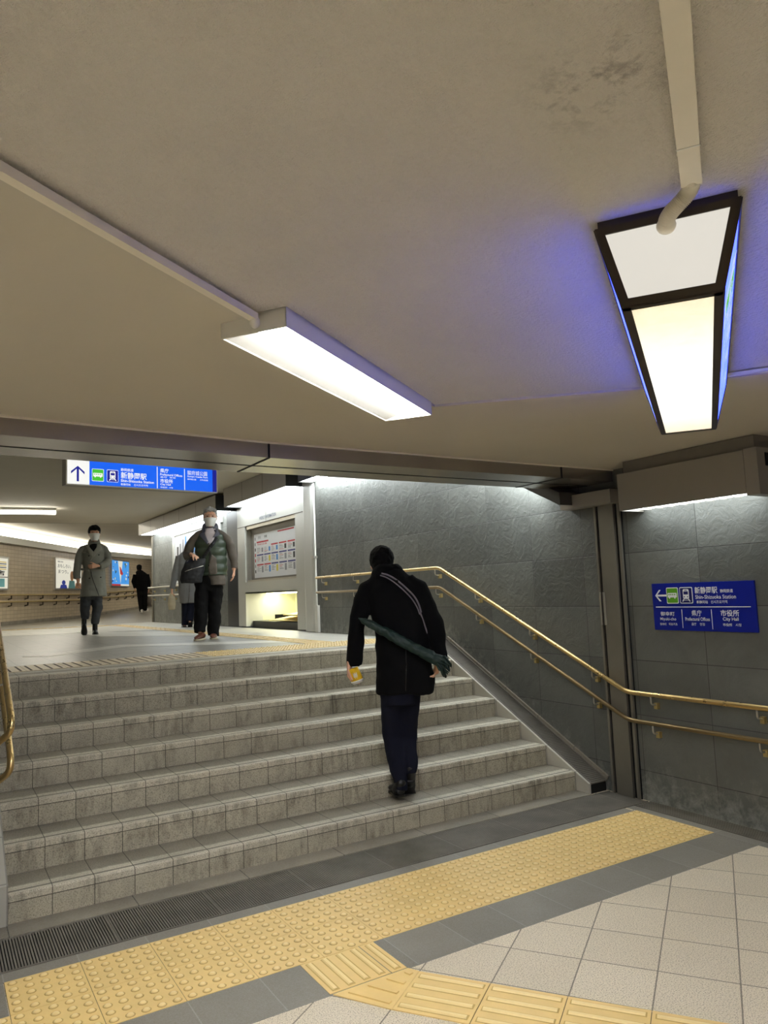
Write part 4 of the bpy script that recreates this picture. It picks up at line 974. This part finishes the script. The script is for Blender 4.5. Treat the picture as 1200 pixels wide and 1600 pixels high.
def sole(b, heel, d, L=.27, m=None, up=ZU, w_=.047):
    d = d.normalized(); sd = d.cross(up).normalized(); up = sd.cross(d).normalized()
    out = [(0, .5), (.05, .75), (.2, .85), (.4, .8), (.65, 1.05), (.85, .95), (.96, .6), (1.0, .2)]
    pts = [heel+d*(t*L)+sd*w_*k for t, k in out]+[heel+d*(t*L)-sd*w_*k for t, k in out[::-1]]
    b.gprism(pts, up*.016, m)
def drape(obj, polys, name, m, parent, off=.006, th=.006, cuts=4, label=None):
    """lays flat cloth pieces (lapels, straps, patches) on the surface of a garment"""
    me = obj.data; bv = BVHTree.FromPolygons([v.co for v in me.vertices], [tuple(p.vertices) for p in me.polygons])
    bm = bmesh.new()
    for poly in polys:
        vs = [bm.verts.new((x, y, 0)) for x, y in poly]; bm.faces.new(vs)
    bmesh.ops.triangulate(bm, faces=bm.faces); bmesh.ops.subdivide_edges(bm, edges=bm.edges[:], cuts=cuts, use_grid_fill=True)
    last = None
    for v in bm.verts:
        r = px_dir(v.co.x, v.co.y).normalized(); h, n, i, d = bv.ray_cast(EYE, r)
        if h is None:
            h2, n, i, d = bv.find_nearest(EYE+r*((V(parent.location)-EYE).dot(r))); h = h2
            v.co = h-r*off
        else: v.co = h-r*off
    me2 = bpy.data.meshes.new(name); bm.to_mesh(me2); bm.free(); me2.materials.append(m)
    for p in me2.polygons: p.use_smooth = True
    o = bpy.data.objects.new(name, me2); COL.objects.link(o); tag(o, parent, label)
    s_ = o.modifiers.new('s', 'SOLIDIFY'); s_.thickness = th; s_.offset = 0
    return o
def band(pts, w_):  # pixel polyline to a strip polygon
    if len(pts) > 3:
        for _ in range(2):
            q = [pts[0]]
            for a, c in zip(pts[:-1], pts[1:]): q += [(a[0]*.75+c[0]*.25, a[1]*.75+c[1]*.25), (a[0]*.25+c[0]*.75, a[1]*.25+c[1]*.75)]
            pts = q+[pts[-1]]
    L = []; R_ = []
    for i, (x, y) in enumerate(pts):
        a = pts[max(i-1, 0)]; c = pts[min(i+1, len(pts)-1)]; dx, dy = c[0]-a[0], c[1]-a[1]; l = math.hypot(dx, dy); nx, ny = -dy/l*w_/2, dx/l*w_/2
        L.append((x+nx, y+ny)); R_.append((x-nx, y-ny))
    return [[L[i], L[i+1], R_[i+1], R_[i]] for i in range(len(pts)-1)]
def mask(p, chin, H_, f, sd, up=ZU, m=None, lo=.0, hi=.46):
    k = H_/.235; b = MB(); n, mm = 13, 9; vs = []
    def prof(t):
        t = max(t, 0.0)
        for (t0, *a), (t1, *c) in zip(HR[:-1], HR[1:]):
            if t0 <= t <= t1: g = (t-t0)/(t1-t0); return [x+(y-x)*g for x, y in zip(a, c)]
        return HR[-1][1:]
    for j in range(mm):
        t = lo+(hi-lo)*j/(mm-1); rx, ry, o_ = prof(max(t, .04)); rx = max(rx, .040); pl = .003*math.sin(j*2.4)
        for i in range(n):
            a = math.radians(-72+144*i/(n-1)); bulge = (.008+.020*math.exp(-((t-.33)/.14)**2))*max(0, math.cos(a))**4
            vs.append(chin+up*(t*H_)+f*((o_+(ry+.010+pl+bulge)*math.cos(a))*k)+sd*((rx+.007)*math.sin(a)*k))
    b.add(vs, [(j*n+i, j*n+i+1, (j+1)*n+i+1, (j+1)*n+i) for j in range(mm-1) for i in range(n-1)], m or m_mask, True)
    o = b.build('face_mask', p); s_ = o.modifiers.new('s', 'SOLIDIFY'); s_.thickness = .003
    b = MB()
    for sg in (-1, 1): b.tube([chin+up*.40*H_+sd*sg*.066*k+f*.035*k, chin+up*.50*H_+sd*sg*.080*k-f*.005*k], .0022*k, m or m_mask, 6)
    b.build('ear_loop', o)
    return o

# ---------- 1: the man in the black coat climbing the steps (seen from behind)
pm = Person((2.79, 4.50, RH), 'man in a long black coat climbing the steps, seen from behind', (-1, -.08))
P = pm.P; fdir = pm.face; sd = pm.side
b = MB()
chin = P(598, 905, -.07); upv_h = (ZU*.93+fdir*.32).normalized()
head(b, chin, .225, (fdir*.93-ZU*.32).normalized(), sd, upv_h)
b.tube([P(610, 935), P(603, 905, -.03)], [.062, .056], m_skin, 14)
b.loft([pm.ring(601, 650, 1088, .10), pm.ring(598, 652, 1055, .11), pm.ring(603, 646, 1000, .095), pm.ring(592, 654, 945, .11), pm.ring(590, 648, 926, .09), pm.ring(602, 624, 912, .065)], m_skin, 16)
LE, LW = P(556, 982, .02), P(556, 1036, .0); RE, RW = P(679, 975, .02), P(684, 1030, .05)
b.tube([P(608, 928), P(580, 924), LE, LW], [.06, .052, .038, .026], m_skin, 12); b.tube([P(622, 926), P(648, 921), RE, RW], [.06, .052, .038, .026], m_skin, 12)
cupc = P(552, 1056, .02)
hand(b, P(546, 1038, .02), V((0, 0, -1))-pm.L*.05, pm.L+pm.Fc*.1, pm.Fc, .17, .85)
hand(b, P(682, 1032, .05), V((0, 0, -1)), -pm.L, fdir, .17, .9)
hipL, kneL, ankL = P(613, 1072), P(612, 1150, -.08), P(626, 1218, .0)
hipR, kneR, ankR = P(638, 1072), P(637, 1150, -.12), P(641, 1196, -.02)
b.tube([hipL-ZU*-.03, kneL, ankL], [.075, .05, .034], m_skin, 12); b.tube([hipR-ZU*-.03, kneR, ankR], [.075, .05, .034], m_skin, 12)
pm.part(b, 'body', .0055, 2)
b = MB(); hair(b, chin, .235, (fdir*.93-ZU*.32).normalized(), sd, m_hairb, upv_h, low=.25, back=.012); pm.part(b, 'hair', .006, 1, .006, 40)
b = MB()
b.tube([hipL, kneL, ankL, P(627, 1236, .02)], [.090, .070, .054, .046], m_navy, 14, ends=False); b.tube([hipR, kneR, ankR, P(641, 1209, -.01)], [.090, .068, .052, .044], m_navy, 14, ends=False); b.loft([pm.ring(598, 652, 1100, .11), pm.ring(596, 652, 1050, .12)], m_navy, 18, ends=False)
pm.part(b, 'trousers', .012, 2, .010, 7)
for hl, dr, upn, nm in ((P(627, 1246, .05), fdir*.9-pm.L*.25, ZU, 'left'), (P(641, 1222, .0)+ZU*.0, fdir-ZU*.85, (ZU+fdir*.85).normalized(), 'right')):
    b = MB(); shoe(b, hl, dr, .27, m_shoe, upn, ank=P(626, 1224, .02) if nm == 'left' else P(641, 1200, -.01)); o = pm.part(b, 'shoe', .006, 1)
    b = MB(); sole(b, hl, dr, .275, m_shoe, upn); b.build('sole', o)
b = MB()
b.loft([pm.ring(589, 679, 1082, .155, -.02), pm.ring(588, 678, 1060, .155, -.01), pm.ring(587, 674, 1020, .15), pm.ring(586, 668, 985, .145), pm.ring(578, 666, 950, .14, .02), pm.ring(570, 661, 925, .13, .02), pm.ring(573, 655, 913, .120), pm.ring(577, 645, 905, .11), pm.ring(582, 635, 897, .09), pm.ring(588, 628, 890, .07)], m_coatk, 28)
b.tube([P(592, 912), P(576, 922, .01), P(564, 952, .02), LE, P(555, 1010, .01), P(555, 1040, 0)], [.062, .068, .066, .060, .056, .054], m_coatk, 16, ends=False)
b.tube([P(636, 908), P(653, 920, .01), P(667, 948, .02), RE, P(685, 1005, .03), P(687, 1028, .05)], [.062, .070, .068, .062, .056, .055], m_coatk, 16, ends=False)
coat = pm.part(b, 'coat', .010, 3, .016, 6, parent=pm.root)
b = MB(); b.loft([pm.ring(576, 646, 911, .118), pm.ring(579, 639, 902, .115, -.01), pm.ring(581, 632, 893, .100, -.02), pm.ring(585, 627, 885, .086, -.03), pm.ring(590, 622, 882, .06, -.03)], m_coatk, 24); pm.part(b, 'collar', .008, 2, .010, 12)
drape(coat, band([(596, 896), (606, 898), (620, 906), (636, 920), (648, 932), (655, 945), (658, 957)], 2.2)+band([(594, 899), (604, 902), (618, 911), (633, 924), (645, 937), (652, 949), (656, 960)], 1.6), 'bag_strap', m_strap, pm.root, .007, .004, 2)
b = MB(); b.tube([P(657, 958, .12), P(666, 985, .06), P(671, 1010, 0), P(672, 1035, -.03)], .006, m_strap, 8); b.build('strap_end', pm.root)
drape(coat, [[(589.5, 980), (591.5, 980), (591.5, 988), (589.5, 988)]], 'tag', m_lid, pm.root, .006, .003, 1)
drape(coat, band([(634, 1010), (635, 1040), (634, 1080)], 1.0), 'vent_seam', m_shoe, pm.root, .004, .003, 1)
# coffee cup held in the left hand
cu = thing('paper_cup', 'yellow paper coffee cup with white lid held upside-down tilted by the climbing man', 'cup', tuple(cupc))
ax = (P(557, 1066, .02)-P(550, 1045, .02)).normalized(); s0 = ax.cross(pm.Fc).normalized(); s1 = ax.cross(s0)
c0 = P(552, 1044, .055); b = MB(); b.loft([(c0, s0*.033, s1*.033), (c0+ax*.085, s0*.043, s1*.043)], m_cup, 20); b.build('cup', cu)
b = MB(); b.loft([(c0+ax*.084, s0*.046, s1*.046), (c0+ax*.092, s0*.046, s1*.046), (c0+ax*.098, s0*.038, s1*.038), (c0+ax*.106, s0*.036, s1*.036)], m_lid, 20); b.build('lid', cu)
b = MB(); f_ = (pm.Fc-ax*pm.Fc.dot(ax)).normalized(); s_ = ax.cross(f_).normalized()
for i in range(5):
    for j, (rr, zz) in enumerate(((0, 0),)):
        a = -.35+.14*i; p0_ = c0+ax*(.03+.008*(i % 2)); q = (f_*math.cos(a)+s_*math.sin(a)); r_ = .0395; b.obox(p0_+q*r_, ax, s_, q, .03, .004, .0015, m_lid)
b.build('print', cu)
# folded dark green umbrella held behind the back
um = thing('umbrella', 'folded dark green umbrella held slanting across the back of the climbing man', 'umbrella', tuple(P(680, 1035, .2)))
ua, ub = P(561, 966, .17), P(688, 1034, .21); pts = [ua.lerp(ub, t) for t in (0, .08, .3, .55, .75, .9, 1.0)]
b = MB(); b.tube(pts, [.010, .024, .032, .035, .036, .038, .040], m_dgreen, 16); pm_o = b.build('canopy', um); remesh(pm_o, .006, 1, .008, 25)
b = MB(); R3 = random.Random(9)
for i in range(44):
    a = 2*PI*i/11; dd = (ub-ua).normalized(); s0 = dd.cross(ZU).normalized(); s1 = dd.cross(s0); o_ = s0*math.cos(a)+s1*math.sin(a)
    b.tube([ub-dd*.01+o_*.03, ub+dd*R3.uniform(.01, .04)+o_*R3.uniform(.03, .055), ub+dd*R3.uniform(.03, .07)+o_*R3.uniform(.02, .06)+V((0, 0, -R3.uniform(.0, .04)))], [.009, .007, .004], m_dgreen, 6)
b.build('ruffle', um)
b = MB(); b.tube([ub, ub+(ub-ua).normalized()*.02, ub+V((0, 0, -.1))+pm.L*.03], [.010, .011, .009], m_shoe, 8); b.build('handle', um)

# ---------- 2: the elderly man in the green puffer vest
po_ = Person((3.02, 9.38, ZL), 'elderly man with grey hair, face mask and dark green puffer vest walking towards the stairs', (1, 0))
P = po_.P; f = po_.face; sd = po_.side; L = po_.L
chin = P(328.5, 823.5, .03); HH = .245
b = MB(); head(b, chin, HH, f, sd); b.tube([P(328.5, 842), P(328.5, 824, -.01)], [.06, .055], m_skin, 14)
b.loft([po_.ring(310, 346, 905, .10), po_.ring(311, 345, 880, .11), po_.ring(309, 347, 850, .10), po_.ring(315, 342, 835, .08)], m_skin, 16)
rE, rW = P(292, 866, .0), P(300, 868, .20); lE, lW = P(363, 864, 0), P(365.5, 889, .04)
b.tube([P(322, 839), P(307, 839), rE, rW], [.06, .05, .038, .027], m_skin, 12); b.tube([P(336, 839), P(351, 839), lE, lW], [.06, .05, .038, .027], m_skin, 12)
hand(b, P(300, 866.5, .22), P(308, 871, .26)-P(300, 866.5, .22), V((0, 0, -1)), f, .17, .9)
hand(b, lW, V((0, 0, -1))+L*-.02, -L, f*.9+L*-.5, .17, .35)
b.tube([P(320, 900), P(316, 945, .05), P(312, 985, .12)], [.055, .05, .036], m_skin, 12); b.tube([P(337, 900), P(336, 948, -.0), P(333, 990, .0)], [.055, .05, .036], m_skin, 12)
po_.part(b, 'body', .006, 2)
b = MB(); hair(b, chin, HH, f, sd, m_hairg, low=.35); b.tube([P(320, 797, .1), P(327, 794, .115), P(336, 797, .1)], [.02, .024, .02], m_hairg, 8); po_.part(b, 'hair', .006, 1, .010, 45)
mask(po_.root, chin, HH, f, sd)
b = MB()
for sg in (-1, 1): b = MB(); b.ell(chin+ZU*.535*HH+sd*sg*.031+f*.090, .014, .006, .006, m_eye, (sd, f, ZU), 8); b.build('eye', po_.root); b = MB(); b.tube([chin+ZU*.62*HH+sd*sg*.016+f*.100, chin+ZU*.635*HH+sd*sg*.05+f*.088], .005, m_hairg, 6); b.build('eyebrow', po_.root)
b = MB()
for sg in (-1, 1): b.tube([chin+ZU*(.53*HH)+ZU*.016*math.sin(a)+sd*(sg*.032+.024*math.cos(a))+f*(.108-.012*abs(math.cos(a)*.5+sg*.5)) for a in [i*PI/8 for i in range(17)]], .0014, 'chrome', 6); b.tube([chin+ZU*.55*HH+sd*sg*.056+f*.098, chin+ZU*.55*HH+sd*sg*.078], .0014, 'chrome', 6)
b.tube([chin+ZU*.54*HH-sd*.01+f*.11, chin+ZU*.54*HH+sd*.01+f*.11], .0014, 'chrome', 6)
b.build('glasses', po_.root)
b = MB()
b.tube([P(316, 900), P(314, 940, .04), P(313, 988, .10)], [.098, .084, .072], m_ktr, 14, ends=False); b.tube([P(337, 900), P(336.5, 945), P(333.5, 994, 0)], [.098, .086, .072], m_ktr, 14, ends=False); b.loft([po_.ring(309, 346, 924, .09), po_.ring(306, 348, 915, .11), po_.ring(307, 347, 890, .12)], m_ktr, 18, ends=False)
po_.part(b, 'trousers', .011, 2, .020, 7)
for hl, dr in ((P(316, 993, .08), f*.95-L*.32), (P(333.5, 996, -.06), f)):
    hl = V((hl.x, hl.y, ZL+.004)); b = MB(); shoe(b, hl-dr.normalized()*.05, dr, .28, m_brown, h=.07); o = po_.part(b, 'shoe', .007, 1); b = MB(); sole(b, hl-dr.normalized()*.05, dr, .285, m_beige); b.build('sole', o)
b = MB()  # wool coat under the vest
b.loft([po_.ring(326, 352, 914, .12, .03), po_.ring(322, 352.5, 905, .13, .02), po_.ring(313, 352, 890, .13), po_.ring(308, 350, 870, .12), po_.ring(306, 352, 845, .11), po_.ring(312, 346, 834, .09)], m_wool, 26)
b.tube([P(320, 831, -.02), P(309, 837), P(302, 844, 0), P(296, 854), rE, P(294, 870, .08), rW], [.05, .052, .058, .060, .058, .052, .045], m_wool, 16, ends=False)
b.tube([P(338, 831, -.02), P(350, 837), P(356, 844, 0), P(360, 854, 0), lE, P(366, 878, .02), P(366.5, 889, .04)], [.05, .052, .058, .060, .056, .050, .046], m_wool, 16, ends=False)
po_.part(b, 'coat', .011, 2, .012, 8)
b = MB()
b.loft([po_.ring(308, 355, 899, .155, .01), po_.ring(307, 356, 890, .16, .01), po_.ring(306, 355, 875, .158), po_.ring(304, 354, 858, .15), po_.ring(304, 353, 845, .14), po_.ring(308, 350, 837, .12), po_.ring(314, 343, 830, .095), po_.ring(318, 339, 826, .07)], m_green, 30)
vest = po_.part(b, 'vest', .010, 2, .006, 9, fn=lambda c, n: .014*abs(math.sin((c.z-ZL)*PI/.105))-.010)
b = MB(); b.loft([po_.ring(313, 344, 836, .10, .0, -.045), po_.ring(315, 342, 828, .09, -.01, -.045), po_.ring(316.5, 340.5, 820, .085, -.02, -.04), po_.ring(318, 339, 819, .075, -.02, -.04)], m_collar, 26); po_.part(b, 'collar', .008, 1)
drape(vest, [[(321, 825), (336, 825), (338, 832), (334, 845), (326, 852), (319, 832)]], 'shirt', m_shirt, po_.root, .008, .006)
drape(vest, [[(316, 824), (309, 831), (313, 838), (324, 851), (325, 845), (319, 834)], [(339, 824), (345, 832), (340, 838), (332, 840), (336, 834), (337, 829)]], 'vest_collar', m_collar, po_.root, .016, .012)
drape(vest, [[(331, 866), (338, 872), (340, 900), (327, 900), (325, 885)]], 'coat_front', m_wool, po_.root, .008, .006)
drape(vest, [[(325, 846), (326.5, 846), (330, 866), (327, 885), (325.5, 885), (327.5, 866)]], 'zip', m_eye, po_.root, .009, .004)
# shoulder bag
bg = thing('shoulder_bag', 'black nylon shoulder bag with strap held by the elderly man', 'bag', tuple(P(302, 890, .25)))
ctr = [P(303, 902, .25)]
b = MB(); q = po_
b.loft([q.ring(283, 316, 911, .07, .24), q.ring(281, 317, 904, .09, .24), q.ring(283, 319, 892, .09, .24), q.ring(288, 321, 880, .075, .24), q.ring(297, 322, 873, .045, .24)], m_bagb, 22); o = b.build('bag_body', bg); remesh(o, .009, 2, .008, 12)
bagb = o
b = MB(); b.tube(curve([P(288, 884, .26), P(292, 874, .27), P(303, 869, .26), P(318, 880, .26)], .05), .007, m_bagb, 8); b.build('handle', bg)
drape(vest, band([(339, 840), (334, 848), (328, 856), (321, 866), (317, 872)], 5), 'strap', m_bagb, bg, .014, .005, 2)
drape(bagb, band([(289, 893), (300, 889), (318, 884)], 1.0), 'zip', 'chrome' and MT['chrome'], bg, .005, .003, 1)

# ---------- 3: woman in grey coat mostly hidden behind him, walking away
pl = Person((4.0, 13.7, ZL), 'person in a long grey coat walking away, partly hidden behind the elderly man', (-1, -.1))
P = pl.P; f = pl.face; sd = pl.side
chin = P(297, 866, 0)
b = MB(); head(b, chin, .19, f, sd); b.tube([P(295, 868), P(294.5, 860)], .05, m_skin, 12)
b.loft([pl.ring(284, 306, 940, .09), pl.ring(284, 306, 900, .10), pl.ring(284, 305, 870, .08)], m_skin, 14)
b.tube([P(292, 873), P(282, 872), P(274, 898), P(269, 920)], [.05, .045, .034, .024], m_skin, 10); b.tube([P(298, 873), P(307, 872), P(312, 895, -.1), P(308, 915, -.25)], [.05, .045, .034, .024], m_skin, 10)
hand(b, P(268.5, 921), V((0, 0, -1)), pl.L, f, .16, .7); hand(b, P(308, 916, -.25), V((0, 0, -1)), -pl.L, f, .16, .4)
b.tube([P(290, 935), P(290, 958), P(289, 976)], [.06, .045, .03], m_skin, 10); b.tube([P(299, 935), P(298, 955, .05), P(297, 970, .12)], [.06, .045, .03], m_skin, 10)
pl.part(b, 'body', .009, 1)
b = MB(); hair(b, chin, .20, f, sd, m_hairb, low=.1, back=.012); pl.part(b, 'hair', .009, 1, .006, 30)
b = MB(); b.tube([P(290, 935), P(290, 958), P(289, 977)], [.08, .075, .065], m_navy, 12, ends=False); b.tube([P(299, 935), P(298, 955, .05), P(296.5, 971, .12)], [.08, .07, .06], m_navy, 12, ends=False); pl.part(b, 'trousers', .014, 1)
b = MB()
b.loft([pl.ring(281, 325, 942, .17), pl.ring(279, 320, 925, .16), pl.ring(278, 314, 900, .14), pl.ring(277, 311, 880, .13), pl.ring(278, 309, 868, .11), pl.ring(286, 302, 861, .07)], m_ladyc, 24)
b.tube([P(280, 869), P(276, 885), P(272, 903), P(268.5, 920)], [.065, .065, .060, .052], m_ladyc, 12, ends=False); b.tube([P(308, 869), P(311, 885, -.05), P(311, 903, -.15), P(308, 914, -.24)], [.065, .065, .060, .052], m_ladyc, 12, ends=False)
ct = pl.part(b, 'coat', .013, 2, .012, 6)
drape(ct, band([(296, 905), (296, 925), (294, 942)], .8), 'vent_seam', m_wool, pl.root, .004, .004, 1)
hl = P(289, 979); hl = V((hl.x, hl.y, ZL+.004)); b = MB(); shoe(b, hl, f, .25, m_shoe); o = pl.part(b, 'shoe', .008, 1); b = MB(); sole(b, hl, f, .25, m_shoe); b.build('sole', o)
hl = P(298, 972, .12); dr = f-ZU*1.0; b = MB(); shoe(b, hl, dr, .25, m_shoe, (ZU+f).normalized()); o = pl.part(b, 'shoe', .008, 1); b = MB(); sole(b, hl, dr, .25, m_shoe, (ZU+f).normalized()); b.build('sole', o)
hb = thing('tote_bag', 'small beige fabric tote bag hanging from the hand of the person in grey', 'bag', tuple(P(268, 940)))
b = MB(); b.loft([pl.ring(263, 274, 953, .04), pl.ring(262, 275, 945, .06), pl.ring(263, 274.5, 934, .05), pl.ring(265, 272, 927, .03)], m_beige, 16); o = b.build('bag_body', hb); remesh(o, .012, 1, .008, 12)
b = MB(); b.tube([P(266, 929), P(268, 922), P(270, 929)], .008, m_beige, 6); b.build('handle', hb)

# ---------- 4: young man in the grey trench coat
py_ = Person((2.30, 13.15, ZL), 'young man with black hair and white mask in a grey belted trench coat', (1, 0.05))
P = py_.P; f = py_.face; sd = py_.side; L = py_.L
chin = P(147.5, 845.5, .02); HH = .25
b = MB(); head(b, chin, HH, f, sd); b.tube([P(147, 857), P(147.5, 845, -.01)], [.058, .052], m_skin, 12)
b.loft([py_.ring(133, 158, 930, .10), py_.ring(132, 159, 895, .10), py_.ring(130, 161, 865, .10), py_.ring(136, 157, 856, .08)], m_skin, 14)
rE, rW = P(121, 882), P(121, 905, .05); lE, lW = P(169, 877, .05), P(154, 884, .22)
b.tube([P(142, 859), P(131, 858), rE, rW], [.06, .048, .036, .026], m_skin, 10); b.tube([P(152, 859), P(163, 858), lE, lW], [.06, .048, .036, .026], m_skin, 10)
hand(b, P(121.5, 907, .05), V((0, 0, -1)), L, f, .17, .6)
hand(b, P(152, 884, .23), P(143, 885, .25)-P(152, 884, .23), -f, ZU, .17, .8)
b.tube([P(133, 930), P(134, 948, .02), P(131, 968, -.02)], [.07, .05, .034], m_skin, 10); b.tube([P(151, 930), P(152, 950, .05), P(148, 975, .08)], [.07, .05, .034], m_skin, 10)
py_.part(b, 'body', .0075, 2)
b = MB(); hair(b, chin, HH*1.03, f, sd, m_hairb, low=.35, grow=.016, back=.016); b.tube([chin+ZU*.80*HH+f*.085-sd*.06, chin+ZU*.76*HH+f*.105, chin+ZU*.80*HH+f*.085+sd*.06], .024, m_hairb, 8); py_.part(b, 'hair', .007, 1, .008, 40)
mask(py_.root, chin, HH, f, sd, hi=.5)
b = MB()
for sg in (-1, 1): b = MB(); b.ell(chin+ZU*.57*HH+sd*sg*.031+f*.092, .014, .006, .005, m_eye, (sd, f, ZU), 8); b.build('eye', py_.root); b = MB(); b.tube([chin+ZU*.63*HH+sd*sg*.014+f*.102, chin+ZU*.65*HH+sd*sg*.05+f*.09], .004, m_hairb, 6); b.build('eyebrow', py_.root)
b = MB(); b.tube([P(134, 928), P(133.5, 946, .03), P(132, 967, -.02)], [.092, .078, .062], m_grtr, 14, ends=False); b.tube([P(151, 928), P(152, 950, .05), P(148.5, 975, .08)], [.092, .078, .060], m_grtr, 14, ends=False); b.loft([py_.ring(127, 159, 938, .1), py_.ring(128, 158, 920, .11)], m_grtr, 16, ends=False)
py_.part(b, 'trousers', .012, 1, .016, 9)
hl = P(131, 976, -.05); b = MB(); shoe(b, hl, f+ZU*-.75, .28, m_shoe, (ZU+f*.75).normalized(), ank=P(131.5, 966, -.02)); o = py_.part(b, 'shoe', .008, 1); b = MB(); sole(b, hl, f-ZU*.75, .28, m_shoe, (ZU+f*.75).normalized()); b.build('sole', o)
hl = P(148, 979, .02); hl = V((hl.x, hl.y, ZL+.004)); b = MB(); shoe(b, hl, f, .28, m_shoe, ank=P(148.5, 974, .08)); o = py_.part(b, 'shoe', .008, 1); b = MB(); sole(b, hl, f, .28, m_shoe); b.build('sole', o)
b = MB()
b.loft([py_.ring(125, 167, 932, .19, .0), py_.ring(126, 166, 920, .18), py_.ring(128, 165.5, 902, .16), py_.ring(130, 164, 890, .145), py_.ring(129, 164, 875, .145), py_.ring(127, 165, 863, .135), py_.ring(130, 163, 855, .11), py_.ring(138, 157, 850, .075)], m_trench, 28)
b.tube([P(140, 852), P(129, 858), P(124, 868), rE, P(120, 894, .03), P(120.5, 904, .05)], [.04, .055, .064, .063, .058, .056], m_trench, 14, ends=False)
b.tube([P(155, 852), P(164, 858), P(168.5, 867, .02), lE, P(163, 883, .15), P(155, 885, .21)], [.04, .055, .064, .064, .060, .056], m_trench, 14, ends=False)
tc = py_.part(b, 'trench_coat', .011, 2, .010, 7)
b = MB(); b.loft([py_.ring(134, 160, 856, .09, 0, -.04), py_.ring(137, 157.5, 849, .085, -.01, -.04), py_.ring(138.5, 156, 844, .08, -.02, -.035), py_.ring(140, 154.5, 843.5, .07, -.02, -.035)], m_trench, 24); py_.part(b, 'collar', .009, 1)
drape(tc, [[(138, 846), (140, 856), (146, 862), (151, 855), (152, 846)]], 'black_shirt', m_ktr, py_.root, .010, .006)
drape(tc, [[(137, 846), (133, 853), (137, 860), (139, 866), (144, 870), (146, 862), (140, 855)], [(153, 847), (158, 853), (160, 860), (152, 864), (143, 874), (141, 877), (146, 863), (151, 855)]], 'lapel', m_lapel, py_.root, .016, .008)
drape(tc, band([(128, 889.5), (140, 891), (164, 890)], 3.2), 'belt', m_lapel, py_.root, .012, .010, 3)
drape(tc, band([(128, 864), (134, 863.5), (138, 866)], 2.0)+band([(116.5, 903), (124.5, 904)], 3.2)+band([(125.5, 852.5), (134, 851)], 2.6)+band([(160, 851.5), (167, 853)], 2.6), 'flap', m_lapel, py_.root, .010, .006, 2)
drape(tc, band([(142, 892), (144.5, 905), (150, 918), (155, 932)], .9), 'coat_opening', m_eye, py_.root, .006, .003, 2)
for x, y in ((154.5, 867), (139, 868.5), (157.5, 902), (140, 903.5), (155, 882), (141, 882)):
    bv = BVHTree.FromPolygons([v.co for v in tc.data.vertices], [tuple(p_.vertices) for p_ in tc.data.polygons]); r = px_dir(x, y).normalized(); h, n_, i_, d_ = bv.ray_cast(EYE, r)
    if h: b = MB(); b.ell(h-r*.008, .012, .012, .006, m_eye, (L, ZU, f), 8); b.build('button', tc)

# ---------- 5: far man in black walking away
_fl = bpy.data.objects[far_floor]; _bv = BVHTree.FromPolygons([v.co for v in _fl.data.vertices], [tuple(p.vertices) for p in _fl.data.polygons]); _h = _bv.ray_cast(EYE, px_dir(223, 957.5).normalized())[0]
pf = Person(tuple(_h), 'distant person in a black jacket walking away along the tan wall', (-1, 0))
P = pf.P; f = pf.face; sd = pf.side
chin = P(217.5, 893, 0)
b = MB(); head(b, chin, .22, f, sd); b.tube([P(219, 899), P(218, 893)], .055, m_skin, 10)
b.loft([pf.ring(215, 228, 930, .09), pf.ring(214, 228, 905, .1), pf.ring(214, 227, 898, .08)], m_skin, 12)
b.tube([P(219, 900), P(212, 900), P(210, 910), P(211, 920)], [.06, .05, .038, .028], m_skin, 8); b.tube([P(222, 900), P(228, 900), P(231, 910), P(232, 921)], [.06, .05, .038, .028], m_skin, 8)
hand(b, P(211, 920), V((0, 0, -1)), pf.L, f, .17, .6); hand(b, P(232, 922), V((0, 0, -1)), -pf.L, f, .17, .7)
b.tube([P(218, 925), P(219, 940), P(220.5, 953)], [.07, .05, .04], m_skin, 8); b.tube([P(226, 925), P(227, 940), P(227, 951)], [.07, .05, .04], m_skin, 8)
pf.part(b, 'body', .012, 1)
b = MB(); hair(b, chin, .25, f, sd, m_hairb, low=.2, back=.0, grow=.02); pf.part(b, 'hair', .012, 1)
b = MB(); b.tube([P(218, 922), P(219, 940), P(220.5, 954)], [.11, .085, .07], m_ktr, 10); b.tube([P(226, 922), P(227, 940), P(227, 952)], [.11, .085, .07], m_ktr, 10); b.loft([pf.ring(214, 231, 930, .15), pf.ring(213, 231, 918, .15)], m_ktr, 12); pf.part(b, 'trousers', .02, 1)
b = MB(); b.loft([pf.ring(213, 231, 924, .17), pf.ring(212, 232, 908, .17), pf.ring(212, 231, 898, .15), pf.ring(214, 226, 894, .1)], m_coatk, 18)
b.tube([P(212, 898), P(209, 908), P(212, 919)], [.10, .09, .08], m_coatk, 10, ends=False); b.tube([P(229, 898), P(232, 908), P(232, 920)], [.10, .09, .08], m_coatk, 10, ends=False); b.ell(P(218.5, 894.5), .15, .12, .1, m_coatk, (pf.L, pf.Fc, ZU)); pf.part(b, 'jacket', .02, 2, .01, 5)
for x, y, dd in ((221, 957, .1), (228, 955, -.1)):
    hl = P(x, y, dd); b = MB(); shoe(b, hl, f+pf.L*.2, .30, m_lid, w_=.055, h=.10); o = pf.part(b, 'shoe', .014, 1); b = MB(); sole(b, hl, f+pf.L*.2, .30, m_lid, w_=.055); b.build('sole', o)
hb = thing('shopping_bag', 'dark grey bag carried by the distant person in black', 'bag', tuple(P(233, 935)))
b = MB(); b.loft([pf.ring(230, 236, 947, .1), pf.ring(229.5, 236.5, 938, .12), pf.ring(231, 235, 929, .06)], m_wool, 14); b.build('bag_body', hb); b = MB(); b.tube([P(231.5, 930), P(233, 924), P(234.5, 930)], .015, m_wool, 6); b.build('handle', hb)
